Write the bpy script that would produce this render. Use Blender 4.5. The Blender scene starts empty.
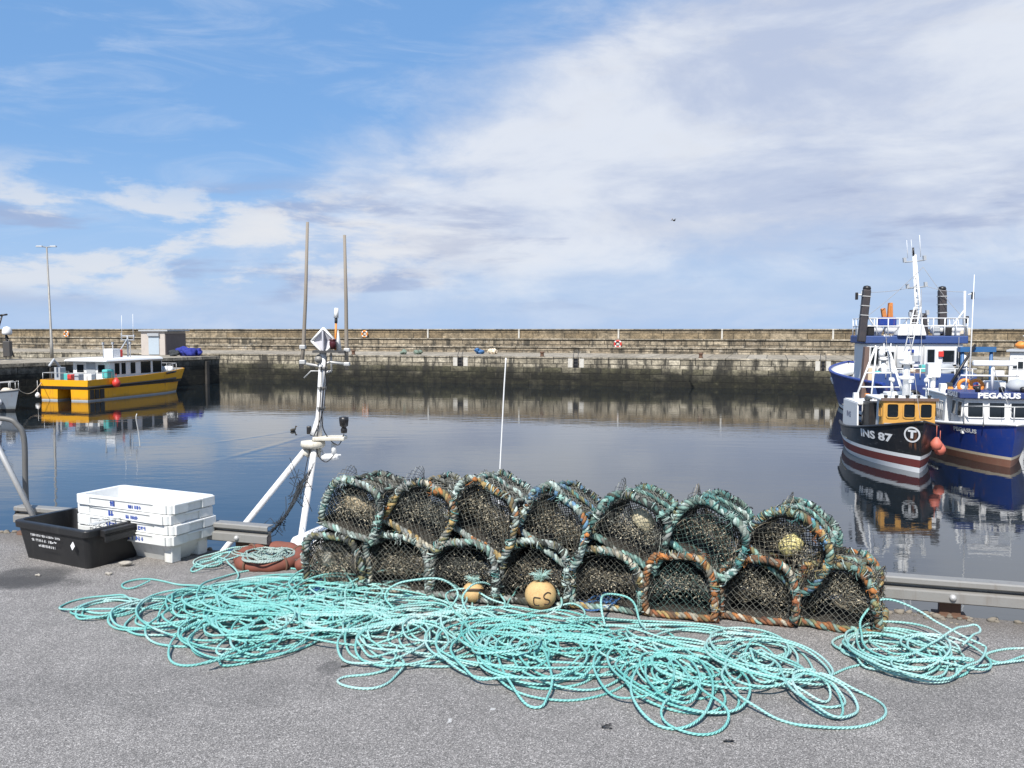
import bpy, math, random
import numpy as np
from mathutils import Vector, Matrix
random.seed(7); rng = np.random.default_rng(7)
SC = bpy.context.scene; COL = SC.collection
PI = math.pi; R = math.radians

# ---------------------------------------------------------------- camera
F, H = 850.0, 1.6
PITCH = math.atan(55 / F); CP, SP = math.cos(PITCH), math.sin(PITCH)
ZW = -3.2            # water level
ZF = -0.8            # far quay level

def ray(px, py):
    x = (px - 512) / F; y = (384 - py) / F
    return Vector((x, y * SP + CP, y * CP - SP))

def G(px, py, z=0.0):            # survey: picture point lying on the level z
    d = ray(px, py); t = (z - H) / d.z
    return Vector((d.x * t, d.y * t, z))

def D(px, py, Y):                # survey: picture point standing at distance Y
    d = ray(px, py); t = Y / d.y
    return Vector((d.x * t, Y, H + d.z * t))

cam = bpy.data.cameras.new('camera'); camo = bpy.data.objects.new('camera', cam); COL.objects.link(camo)
camo.location = (0, 0, H); camo.rotation_euler = (PI / 2 - PITCH, 0, 0)
cam.sensor_width = 36; cam.lens = F / 1024 * 36; cam.clip_end = 8000; cam.clip_start = .05
SC.camera = camo
SC.view_settings.view_transform = 'Standard'; SC.view_settings.look = 'None'
SC.view_settings.gamma = 1; SC.view_settings.use_curve_mapping = False

# ---------------------------------------------------------------- node helpers
class NT:
    def __init__(s, tree): s.t = tree; s.n = tree.nodes; s.l = tree.links
    def node(s, typ, **kw):
        n = s.n.new(typ)
        for k, v in kw.items():
            if k.startswith('i_'): n.inputs[k[2:].replace('_', ' ')].default_value = v
            else: setattr(n, k, v)
        return n
    def link(s, a, b): s.l.new(a, b)
    def sock(s, v, inp):
        if isinstance(v, bpy.types.NodeSocket): s.l.new(v, inp)
        else: inp.default_value = v
    def math(s, op, a, b=0.0, c=None, clamp=False):
        n = s.n.new('ShaderNodeMath'); n.operation = op; n.use_clamp = clamp
        s.sock(a, n.inputs[0]); s.sock(b, n.inputs[1])
        if c is not None: s.sock(c, n.inputs[2])
        return n.outputs[0]
    def mix(s, f, a, b, blend='MIX'):
        n = s.n.new('ShaderNodeMix'); n.data_type = 'RGBA'; n.blend_type = blend
        s.sock(f, n.inputs[0])
        for v, i in ((a, 6), (b, 7)):
            if isinstance(v, (tuple, list)) and len(v) == 3: v = (*v, 1)
            s.sock(v, n.inputs[i])
        return n.outputs[2]
    def noise(s, vec, scale, detail=4, rough=.55, dist=0.0, out=0):
        n = s.n.new('ShaderNodeTexNoise'); n.inputs['Scale'].default_value = scale
        n.inputs['Detail'].default_value = detail; n.inputs['Roughness'].default_value = rough
        n.inputs['Distortion'].default_value = dist
        if vec is not None: s.l.new(vec, n.inputs['Vector'])
        return n.outputs[out]
    def ramp(s, f, stops):
        n = s.n.new('ShaderNodeValToRGB'); e = n.color_ramp.elements
        while len(e) < len(stops): e.new(.5)
        for k, (p, c) in enumerate(stops):
            e[k].position = p; e[k].color = (c, c, c, 1) if isinstance(c, (int, float)) else (*c, 1)
        s.l.new(f, n.inputs[0]); return n.outputs[0]
    def sstep(s, v, a, b):
        n = s.n.new('ShaderNodeMapRange'); n.interpolation_type = 'SMOOTHSTEP'
        s.sock(v, n.inputs[0]); n.inputs[1].default_value = a; n.inputs[2].default_value = b
        return n.outputs[0]
    def mapping(s, vec, scale=(1, 1, 1), loc=(0, 0, 0), rot=(0, 0, 0)):
        n = s.n.new('ShaderNodeMapping'); s.l.new(vec, n.inputs[0])
        n.inputs[1].default_value = loc; n.inputs[2].default_value = rot; n.inputs[3].default_value = scale
        return n.outputs[0]
    def sep(s, vec):
        n = s.n.new('ShaderNodeSeparateXYZ'); s.l.new(vec, n.inputs[0]); return n.outputs
    def comb(s, x, y, z):
        n = s.n.new('ShaderNodeCombineXYZ')
        for v, i in zip((x, y, z), n.inputs): s.sock(v, i)
        return n.outputs[0]
    def bump(s, h, strength, dist):
        n = s.n.new('ShaderNodeBump'); n.inputs['Strength'].default_value = strength
        n.inputs['Distance'].default_value = dist; s.l.new(h, n.inputs['Height']); return n.outputs[0]

def new_mat(name):
    m = bpy.data.materials.new(name); m.use_nodes = True
    t = NT(m.node_tree); bs = m.node_tree.nodes['Principled BSDF']
    return m, t, bs

def coords(t, kind='Object'):
    return t.node('ShaderNodeTexCoord').outputs[kind]

def paint(name, col, rough=.45, dirt=.35, dirt_col=(.12, .10, .08), scale=2.0, metal=0.0, bump=.15, streak=True, hull=False):
    """weathered paint or plastic: blotches, vertical runs and fine scuffs"""
    m, t, b = new_mat(name); o = coords(t)
    n1 = t.noise(o, scale, 6, .65)
    n2 = t.noise(t.mapping(o, (9, 9, .8) if streak else (7, 7, 7)), scale, 5, .6)
    n3 = t.noise(o, scale * 22, 3, .6)
    f = t.math('MULTIPLY', t.sstep(n1, .42, .78), dirt)
    f2 = t.math('MULTIPLY', t.sstep(n2, .52, .8), dirt * .8)
    f3 = t.math('MULTIPLY', t.sstep(n3, .58, .75), dirt * .5)
    c = t.mix(f, col, tuple(.55 * x + .45 * y for x, y in zip(col, dirt_col)))
    c = t.mix(f2, c, dirt_col); c = t.mix(f3, c, tuple(.5 * x + .5 * y for x, y in zip(col, dirt_col)))
    if hull:                     # rust weeping down the sides, scum just above the water
        X, Y, Z = t.sep(o)[:3]
        r1 = t.noise(t.comb(t.math('MULTIPLY', X, 3.2), t.math('MULTIPLY', Y, 3.2), t.math('MULTIPLY', Z, .30)), 1.6, 4, .65)
        r2 = t.noise(o, .9, 3, .5)
        c = t.mix(t.math('MULTIPLY', t.math('MULTIPLY', t.sstep(r1, .56, .70), t.sstep(r2, .42, .60)), .75), c, (.20, .085, .04))
        zz = t.math('ADD', Z, t.math('MULTIPLY', t.math('SUBTRACT', n1, .5), .45))
        c = t.mix(t.math('MULTIPLY', t.math('SUBTRACT', 1.0, t.sstep(zz, .06, .34)), .55), c, (.07, .07, .045))
        c = t.mix(t.math('MULTIPLY', t.sstep(t.noise(t.mapping(o, (.5, .5, 3)), 3.0, 4, .7), .62, .70), .35), c, tuple(min(1, q * .5 + .22) for q in col))
    t.link(c, b.inputs['Base Color'])
    t.link(t.math('MULTIPLY_ADD', n1, .35, rough - .15, clamp=True), b.inputs['Roughness'])
    b.inputs['Metallic'].default_value = metal
    if bump: t.link(t.bump(n3, bump, .004), b.inputs['Normal'])
    return m

def colattr_mat(name, rough=.8, noise_scale=60, amp=.4, bump=.3, sheen=0.0):
    m, t, b = new_mat(name)
    a = t.node('ShaderNodeVertexColor', layer_name='col').outputs[0]
    n = t.noise(coords(t), noise_scale, 3, .6)
    c = t.mix(t.math('MULTIPLY', t.sstep(n, .4, .7), amp), a, t.mix(1.0, a, (.35, .35, .33), 'MULTIPLY'))
    t.link(c, b.inputs['Base Color']); b.inputs['Roughness'].default_value = rough
    if bump: t.link(t.bump(n, bump, .004), b.inputs['Normal'])
    return m

# ---------------------------------------------------------------- mesh builder
class MB:
    def __init__(s):
        s.v = []; s.f = []; s.m = []; s.sm = []; s.c = []; s.nv = 0
    def add(s, verts, faces, mat=0, smooth=False, col=None):
        verts = np.asarray(verts, float).reshape(-1, 3); k = len(verts)
        s.v.append(verts)
        c = np.ones((k, 4)) if col is None else np.asarray(col, float)
        if c.ndim == 1: c = np.tile(c, (k, 1))
        if c.shape[1] == 3: c = np.hstack([c, np.ones((k, 1))])
        s.c.append(c)
        if isinstance(faces, np.ndarray):
            s.f.append(faces + s.nv); nf = len(faces)
            s.m.append(np.full(nf, mat)); s.sm.append(np.full(nf, smooth))
        else:
            for fc in faces:
                s.f.append(np.asarray([fc]) + s.nv); s.m.append(np.array([mat])); s.sm.append(np.array([smooth]))
        s.nv += k; return s
    def box(s, c, size, mat=0, rot=None, taper=(1, 1)):
        x, y, z = (q / 2 for q in size); tx, ty = taper
        P = np.array([(-x, -y, -z), (x, -y, -z), (x, y, -z), (-x, y, -z),
                      (-x * tx, -y * ty, z), (x * tx, -y * ty, z), (x * tx, y * ty, z), (-x * tx, y * ty, z)])
        if rot is not None: P = P @ np.array(rot.to_3x3()).T
        P = P + np.array(c)
        return s.add(P, [(3, 2, 1, 0), (4, 5, 6, 7), (0, 1, 5, 4), (1, 2, 6, 5), (2, 3, 7, 6), (3, 0, 4, 7)], mat)
    def tube(s, pts, r, seg=8, mat=0, col=None, ref=None, closed=False, caps=True):
        v, f = tube(pts, r, seg, ref, closed)
        s.add(v, f, mat, True, col)
        if caps and not closed:
            n = len(v) // seg; b = s.nv - len(v)
            s.f.append(np.array([list(range(seg))[::-1]]) + b); s.m.append(np.array([mat])); s.sm.append(np.array([False]))
            s.f.append(np.array([[(n - 1) * seg + k for k in range(seg)]]) + b); s.m.append(np.array([mat])); s.sm.append(np.array([False]))
        return s
    def lathe(s, prof, c=(0, 0, 0), axis=(0, 0, 1), seg=16, mat=0, smooth=True):
        a = Vector(axis).normalized(); q = Vector((0, 0, 1)).rotation_difference(a).to_matrix()
        th = np.linspace(0, 2 * PI, seg, endpoint=False); V = []
        for r, z in prof:
            V.append(np.stack([r * np.cos(th), r * np.sin(th), np.full(seg, z)], 1))
        V = np.concatenate(V) @ np.array(q).T + np.array(c); n = len(prof); Q = []
        for i in range(n - 1):
            for k in range(seg):
                k2 = (k + 1) % seg; Q.append((i * seg + k, i * seg + k2, (i + 1) * seg + k2, (i + 1) * seg + k))
        return s.add(V, np.array(Q), mat, smooth)
    def prism(s, outline, z0, z1, mat=0, frame=None, smooth=False):
        """outline (x, y) counter-clockwise, extruded z0..z1; frame maps local points"""
        n = len(outline)
        P = [(x, y, z0) for x, y in outline] + [(x, y, z1) for x, y in outline]
        if frame is not None: P = [tuple(frame @ Vector(p)) for p in P]
        fc = [tuple(range(n))[::-1], tuple(range(n, 2 * n))] + [(i, (i + 1) % n, n + (i + 1) % n, n + i) for i in range(n)]
        return s.add(P, fc, mat, smooth)
    def blob(s, c, r, amp=.2, mat=0, sub=12, seed=0, scale=3.0, col=None):
        g = np.random.default_rng(seed); ph = g.uniform(0, 6.28, (6, 3)); k = g.normal(0, scale, (6, 3))
        th = np.linspace(0, PI, sub); la = np.linspace(0, 2 * PI, sub * 2, endpoint=False); V = []
        for a in th:
            for b in la: V.append((math.sin(a) * math.cos(b), math.sin(a) * math.sin(b), math.cos(a)))
        V = np.array(V); d = np.zeros(len(V))
        for q in range(6): d += np.sin(V @ k[q] + ph[q, 0]) / 6
        V = V * (1 + amp * 2.2 * d)[:, None] * np.array(r) + np.array(c); n2 = sub * 2; Q = []
        for i in range(sub - 1):
            for j in range(n2): Q.append((i * n2 + j, (i + 1) * n2 + j, (i + 1) * n2 + (j + 1) % n2, i * n2 + (j + 1) % n2))
        return s.add(V, np.array(Q), mat, True, col)
    def build(s, name, mats, parent=None, bevel=0, use_col=False, loc=None):
        me = bpy.data.meshes.new(name); V = np.concatenate(s.v) if s.v else np.zeros((0, 3))
        me.vertices.add(len(V)); me.vertices.foreach_set('co', V.ravel())
        loops = np.concatenate([f.ravel() for f in s.f]); tot = np.concatenate([np.full(len(f), f.shape[1]) for f in s.f])
        me.loops.add(len(loops)); me.loops.foreach_set('vertex_index', loops.astype(np.int32))
        me.polygons.add(len(tot)); st = np.concatenate([[0], np.cumsum(tot)[:-1]])
        me.polygons.foreach_set('loop_start', st.astype(np.int32))
        me.polygons.foreach_set('material_index', np.concatenate(s.m).astype(np.int32))
        me.polygons.foreach_set('use_smooth', np.concatenate(s.sm).astype(bool))
        if use_col:
            a = me.attributes.new('col', 'FLOAT_COLOR', 'POINT'); a.data.foreach_set('color', np.concatenate(s.c).ravel())
        for m in (mats if isinstance(mats, (list, tuple)) else [mats]): me.materials.append(m)
        me.update(calc_edges=True); me.validate()
        o = bpy.data.objects.new(name, me); COL.objects.link(o)
        if parent is not None: o.parent = parent
        if loc is not None: o.location = loc
        if bevel:
            b = o.modifiers.new('bevel', 'BEVEL'); b.width = bevel; b.segments = 2; b.limit_method = 'ANGLE'; b.angle_limit = R(40)
        return o

def tube(pts, r, seg=8, ref=None, closed=False):
    P = np.asarray(pts, float); n = len(P)
    T = np.gradient(P, axis=0) if not closed else np.roll(P, -1, 0) - np.roll(P, 1, 0)
    T /= np.linalg.norm(T, axis=1)[:, None] + 1e-12
    if ref is None:              # parallel transport
        N = np.zeros_like(P); t0 = T[0]; a = np.array((0, 0, 1.)) if abs(t0[2]) < .9 else np.array((1., 0, 0))
        nn = a - t0 * (a @ t0); nn /= np.linalg.norm(nn); N[0] = nn
        for i in range(1, n):
            nn = nn - T[i] * (nn @ T[i]); l = math.sqrt(nn @ nn)
            nn = nn / l if l > 1e-9 else N[i - 1]; N[i] = nn
    else:
        ref = np.broadcast_to(np.asarray(ref, float), P.shape); N = ref - T * (ref * T).sum(1)[:, None]
        N /= np.linalg.norm(N, axis=1)[:, None] + 1e-12
    B = np.cross(T, N); th = np.linspace(0, 2 * PI, seg, endpoint=False)
    r = np.broadcast_to(np.asarray(r, float), (n,))
    V = P[:, None] + r[:, None, None] * (np.cos(th)[None, :, None] * N[:, None] + np.sin(th)[None, :, None] * B[:, None])
    i = np.arange(n if closed else n - 1)[:, None] * seg; k = np.arange(seg)[None]; k2 = (k + 1) % seg
    j = (i + seg) % (n * seg)
    Q = np.stack([i + k, i + k2, j + k2, j + k], -1).reshape(-1, 4)
    return V.reshape(-1, 3), Q

def smooth_path(ctrl, n=40, closed=False):
    """Catmull-Rom through the control points"""
    C = np.asarray(ctrl, float); out = []; m = len(C); segs = m if closed else m - 1
    for i in range(segs):
        p = [C[(i + k) % m] if closed else C[min(max(i + k, 0), m - 1)] for k in (-1, 0, 1, 2)]
        t = np.linspace(0, 1, max(2, n // segs), endpoint=False)[:, None]
        out.append(.5 * ((2 * p[1]) + (p[2] - p[0]) * t + (2 * p[0] - 5 * p[1] + 4 * p[2] - p[3]) * t ** 2 + (3 * p[1] - p[0] - 3 * p[2] + p[3]) * t ** 3))
    if not closed: out.append(C[-1:])
    return np.concatenate(out)

def resample(P, step):
    P = np.asarray(P, float); d = np.concatenate([[0], np.cumsum(np.linalg.norm(np.diff(P, axis=0), axis=1))])
    n = max(2, int(d[-1] / step) + 1); s = np.linspace(0, d[-1], n)
    return np.stack([np.interp(s, d, P[:, k]) for k in range(3)], 1)

def tag(o, label=None, cat=None, group=None, kind=None):
    if label: o['label'] = label
    if cat: o['category'] = cat
    if group: o['group'] = group
    if kind: o['kind'] = kind
    return o

def empty(name, loc, rz=0, label=None, cat=None, group=None, rot=None):
    o = bpy.data.objects.new(name, None); COL.objects.link(o); o.location = loc; o.empty_display_size = .2
    o.rotation_euler = rot if rot else (0, 0, rz); return tag(o, label, cat, group)

def text_geo(txt, size, bold=0.0):
    cu = bpy.data.curves.new('t', 'FONT'); cu.body = txt; cu.size = size; cu.offset = bold
    cu.align_x = 'CENTER'; cu.align_y = 'CENTER'; cu.resolution_u = 3
    o = bpy.data.objects.new('t', cu); COL.objects.link(o)
    dg = bpy.context.evaluated_depsgraph_get(); me = bpy.data.meshes.new_from_object(o.evaluated_get(dg))
    V = np.array([v.co[:] for v in me.vertices]); Fc = [tuple(p.vertices) for p in me.polygons]
    bpy.data.objects.remove(o); bpy.data.curves.remove(cu); bpy.data.meshes.remove(me)
    return V, Fc

def text_on(mb, txt, size, origin, u, v, mat=0, bold=0.0):
    V, Fc = text_geo(txt, size, bold); u = np.array(u, float); v = np.array(v, float)
    return mb.add(np.array(origin) + V[:, :1] * u + V[:, 1:2] * v, Fc, mat)
# ================================================================ sky and sun
SUN_EL, SUN_AZ = R(50), Vector((-.34, -.94, 0)).normalized()      # towards the sun: behind the camera, to the left
sd = Vector((SUN_AZ.x * math.cos(SUN_EL), SUN_AZ.y * math.cos(SUN_EL), math.sin(SUN_EL)))
sun = bpy.data.lights.new('sun', 'SUN'); sun.energy = 4.4; sun.angle = R(.5); sun.color = (1, .955, .89)
suno = bpy.data.objects.new('sun', sun); COL.objects.link(suno); suno.rotation_euler = (-sd).to_track_quat('-Z', 'Y').to_euler()
suno.location = (-10, -20, 30)
SC.view_settings.exposure = 0.62

W = bpy.data.worlds.new('World'); SC.world = W; W.use_nodes = True
t = NT(W.node_tree); bg = t.n['Background']
sky = t.node('ShaderNodeTexSky', sky_type='NISHITA', sun_disc=False, sun_elevation=SUN_EL,
             sun_rotation=math.atan2(sd.x, sd.y) % (2 * PI), air_density=1.0, dust_density=.6, ozone_density=2.2)
dirv = t.node('ShaderNodeTexCoord').outputs['Generated']
x, y, z = t.sep(dirv)[:3]
az = t.math('ARCTAN2', x, y)                                        # 0 straight over the sea wall
hor = t.math('SQRT', t.math('ADD', t.math('MULTIPLY', x, x), t.math('MULTIPLY', y, y)))
el = t.math('DIVIDE', z, t.math('MAXIMUM', hor, .05))
# clouds lie in sheets: stretch sideways towards the horizon
inv = t.math('DIVIDE', 1.0, t.math('ADD', t.math('MAXIMUM', z, 0), .16))
pl = t.comb(t.math('MULTIPLY', x, inv), t.math('MULTIPLY', y, inv), 0)
n_big = t.noise(t.mapping(pl, (1, .8, 1), (3.1, 1.7, 0)), 1.1, 7, .58, .25)
n_mid = t.noise(t.comb(t.math('MULTIPLY', az, 1.0), t.math('MULTIPLY', el, 2.6), 2.2), 4.2, 8, .60, .35)
n_fin = t.noise(t.comb(az, t.math('MULTIPLY', el, 3.0), 5.7), 7, 8, .60, .3)
# 1. the big bank, upper right
edge = t.math('ADD', t.math('SUBTRACT', az, t.math('MULTIPLY', el, 1.38)), .50)
bank = t.math('ADD', edge, t.math('MULTIPLY', t.math('SUBTRACT', n_mid, .5), .55))
bank = t.sstep(bank, -.06, .24)
low = t.math('ADD', el, t.math('MULTIPLY', t.math('SUBTRACT', n_mid, .5), .20))
bank = t.math('MULTIPLY', bank, t.math('MULTIPLY_ADD', t.sstep(low, .02, .13), .62, t.math('MULTIPLY', t.sstep(low, -.03, .03), .38)))
hole = t.math('MULTIPLY', t.sstep(t.math('ADD', t.math('SUBTRACT', el, .345), t.math('MULTIPLY', t.math('SUBTRACT', n_mid, .5), .25)), 0, .07), t.sstep(az, .40, .50))
bank = t.math('MULTIPLY', bank, t.math('SUBTRACT', 1.0, t.math('MULTIPLY', hole, .75)))
# 2. cirrus on the blue
cir = t.noise(t.mapping(t.comb(az, t.math('MULTIPLY', el, 4.2), 0), (1, 1, 1), (0, 0, 0), (0, 0, R(-14))), 5.2, 8, .62, .9)
cirm = t.math('MULTIPLY', t.sstep(cir, .46, .78), .40)
# 3. broken cumulus low on the left
lowband = t.math('MULTIPLY', t.sstep(el, .02, .055), t.math('SUBTRACT', 1.0, t.sstep(el, .12, .20)))
cum = t.sstep(t.math('ADD', n_fin, t.math('MULTIPLY', t.math('SUBTRACT', n_mid, .5), .8)), .46, .60)
cum = t.math('MULTIPLY', t.math('MULTIPLY', cum, lowband), t.math('SUBTRACT', 1.0, t.sstep(az, -.22, .06)))
grey = t.sstep(t.noise(t.comb(t.math('MULTIPLY', az, 1.1), t.math('MULTIPLY', el, 5.5), 8.3), 5.5, 6, .55, .2), .50, .66)
grey = t.math('MULTIPLY', t.math('MULTIPLY', grey, t.sstep(el, .01, .05)), t.math('SUBTRACT', 1.0, t.sstep(el, .13, .19)))
haze = t.math('SUBTRACT', 1.0, t.sstep(el, -.02, .22))
BLUE_GAIN = 1.0
blue = t.mix(.70, sky.outputs[0], (1.12, 2.55, 5.1))
c = t.mix(t.math('MULTIPLY', haze, .66), blue, (3.05, 4.1, 5.95))
c = t.mix(cirm, c, (4.2, 4.8, 5.8))
# bank shading: bright puffs and grey undersides
bcol = t.mix(t.sstep(t.math('ADD', t.math('MULTIPLY', n_mid, .65), t.math('MULTIPLY', n_big, .35)), .40, .62), (3.4, 3.85, 4.95), (5.1, 5.35, 5.85))
bcol = t.mix(t.math('MULTIPLY', t.sstep(n_fin, .50, .68), .35), bcol, (4.9, 5.0, 5.3))
c = t.mix(t.math('MULTIPLY', bank, .93), c, bcol)
c = t.mix(t.math('MULTIPLY', grey, .70), c, (2.35, 2.85, 4.2))
c = t.mix(t.math('MULTIPLY', cum, .72), c, (5.3, 5.35, 5.5))
t.link(c, bg.inputs[0]); bg.inputs[1].default_value = 0.10

# ================================================================ setting materials
def asphalt():
    m, t, b = new_mat('asphalt'); o = coords(t)
    vor = t.node('ShaderNodeTexVoronoi', feature='F1'); vor.inputs['Scale'].default_value = 230; t.link(o, vor.inputs['Vector'])
    v2 = t.node('ShaderNodeTexVoronoi', feature='F1'); v2.inputs['Scale'].default_value = 400; t.link(o, v2.inputs['Vector'])
    chip = t.ramp(t.sep(vor.outputs['Color'])[0], [(0, .035), (.3, .10), (.6, .18), (.85, .29), (1, .62)])
    chip2 = t.ramp(t.sep(v2.outputs['Color'])[1], [(0, .05), (.6, .19), (1, .50)])
    c = t.mix(.45, chip, chip2)
    big = t.noise(o, .8, 5, .6); med = t.noise(o, 5, 5, .65); fine = t.noise(o, 38, 3, .6)
    c = t.mix(1.0, c, t.ramp(big, [(.3, (.94, .88, .83)), (.7, (1.14, 1.07, 1.0))]), 'MULTIPLY')
    c = t.mix(1.0, c, t.ramp(med, [(.3, .88), (.7, 1.09)]), 'MULTIPLY')
    c = t.mix(1.0, c, t.ramp(fine, [(.3, .92), (.7, 1.06)]), 'MULTIPLY')
    X, Y, Z = t.sep(o)[:3]
    for (px, py, rx, ry, dark) in ((28, 577, .34, .27, .72), (330, 668, .07, .10, .45), (12, 583, .5, .16, .5), (960, 700, .8, .3, .16), (150, 690, .9, .3, .12)):  # dark ellipses with ragged edges, mixed into the asphalt colour
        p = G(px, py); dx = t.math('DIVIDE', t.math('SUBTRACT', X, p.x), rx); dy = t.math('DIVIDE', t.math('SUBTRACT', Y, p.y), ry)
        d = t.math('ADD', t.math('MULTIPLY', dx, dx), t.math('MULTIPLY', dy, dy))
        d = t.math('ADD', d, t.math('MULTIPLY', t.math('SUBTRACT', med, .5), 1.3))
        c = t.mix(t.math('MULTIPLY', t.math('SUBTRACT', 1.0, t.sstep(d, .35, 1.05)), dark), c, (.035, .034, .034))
    # dirt strip along the edge, pale droppings
    q = t.math('ADD', t.math('MULTIPLY', t.math('SUBTRACT', X, E0.x), EN.x), t.math('MULTIPLY', t.math('SUBTRACT', Y, E0.y), EN.y))
    dirt = t.sstep(t.math('ADD', q, t.math('MULTIPLY', t.math('SUBTRACT', med, .5), .5)), -.42, -.05)
    c = t.mix(t.math('MULTIPLY', dirt, .55), c, (.10, .085, .07))
    spots = t.math('MULTIPLY', t.sstep(t.noise(o, 9, 2, .5), .745, .77), .55); c = t.mix(spots, c, (.62, .62, .60))
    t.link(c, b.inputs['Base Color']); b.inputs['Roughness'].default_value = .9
    h = t.math('ADD', t.math('MULTIPLY', vor.outputs['Distance'], 1.0), t.math('MULTIPLY', v2.outputs['Distance'], .6))
    t.link(t.bump(h, .40, .006), b.inputs['Normal']); return m

def concrete(name, base=(.36, .34, .31), dark=(.13, .12, .10), scale=.7):
    m, t, b = new_mat(name); o = coords(t)
    n = t.noise(o, scale, 7, .65); n2 = t.noise(t.mapping(o, (1, 1, .18)), scale * 3, 6, .65); n3 = t.noise(o, 24, 3, .6)
    c = t.mix(t.sstep(n, .35, .7), base, dark); c = t.mix(t.math('MULTIPLY', t.sstep(n2, .5, .7), .7), c, dark)
    c = t.mix(1.0, c, t.ramp(n3, [(.3, .8), (.7, 1.15)]), 'MULTIPLY')
    t.link(c, b.inputs['Base Color']); b.inputs['Roughness'].default_value = .92
    t.link(t.bump(n3, .4, .02), b.inputs['Normal']); return m

def stone(name, tones, mortar=(.02, .018, .014), bw=1.3, bh=.5, stain=.5, stain_col=(.035, .033, .027), scale=1.0, weed=None, off=0.0, pale=None):
    """coursed masonry; local x runs along the wall, z is height"""
    m, t, b = new_mat(name); o = coords(t); X, Y, Z = t.sep(o)[:3]
    wob = t.noise(o, .35, 3, .5)
    vec = t.comb(t.math('ADD', X, off), t.math('ADD', Z, t.math('MULTIPLY', t.math('SUBTRACT', wob, .5), .10)), 0)
    br = t.node('ShaderNodeTexBrick', offset=.43, squash=.8, squash_frequency=3)
    t.link(vec, br.inputs['Vector']); br.inputs['Scale'].default_value = 1
    br.inputs['Brick Width'].default_value = bw; br.inputs['Row Height'].default_value = bh
    br.inputs['Mortar Size'].default_value = .032; br.inputs['Mortar Smooth'].default_value = .3; br.inputs['Bias'].default_value = 0
    br.inputs['Color1'].default_value = (0, 0, 0, 1); br.inputs['Color2'].default_value = (1, 1, 1, 1); br.inputs['Mortar'].default_value = (.5, .5, .5, 1)
    n1 = t.noise(o, .16, 6, .6); n2 = t.noise(t.mapping(o, (1, 1, .25)), 1.1, 7, .68); n3 = t.noise(o, 6, 5, .65)
    f = t.math('ADD', t.math('MULTIPLY', t.sep(br.outputs['Color'])[0], .42), t.math('MULTIPLY', n1, .62))
    c = t.ramp(f, [(.2, tones[0]), (.5, tones[1]), (.8, tones[2])])
    c = t.mix(1.0, c, (1.03, .99, .92), 'MULTIPLY'); c = t.mix(1.0, c, t.ramp(n3, [(.25, .50), (.5, .95), (.75, 1.45)]), 'MULTIPLY')
    n4 = t.noise(t.mapping(o, (1, 1, 1.4), (4, 7, 2)), 1.7, 7, .72)
    c = t.mix(1.0, c, t.ramp(n4, [(.3, .35), (.5, .95), (.7, 1.6)]), 'MULTIPLY')
    c = t.mix(t.math('MULTIPLY', t.sstep(n2, .49, .62), stain), c, stain_col)
    n5 = t.noise(t.mapping(o, (.22, 1, 2.6), (1, 3, 8)), 1.0, 6, .66)
    c = t.mix(t.math('MULTIPLY', t.sstep(n5, .55, .66), stain * .9), c, stain_col)
    if pale: c = t.mix(t.math('MULTIPLY', t.sstep(t.noise(t.mapping(o, (.7, 1, .5), (9, 0, 3)), .9, 6, .7), .58, .70), .7), c, pale)
    c = t.mix(t.math('MULTIPLY', br.outputs['Fac'], .85), c, mortar)
    if weed:
        z0, z1 = weed
        zz = t.math('ADD', Z, t.math('MULTIPLY', t.math('SUBTRACT', t.noise(t.mapping(o, (1, 1, .5)), .7, 6, .7), .5), 1.6))
        c = t.mix(t.math('MULTIPLY', t.math('SUBTRACT', 1.0, t.sstep(zz, z0, z1)), .93), c, t.ramp(n4, [(.40, (.003, .003, .002)), (.57, (.010, .010, .005)), (.67, (.030, .028, .014)), (.78, (.15, .14, .10))]))
    t.link(c, b.inputs['Base Color']); b.inputs['Roughness'].default_value = .9
    hh = t.math('ADD', t.math('MULTIPLY', br.outputs['Fac'], -1.0), t.math('MULTIPLY', n3, .9))
    t.link(t.bump(hh, .8, .06), b.inputs['Normal']); return m

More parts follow.
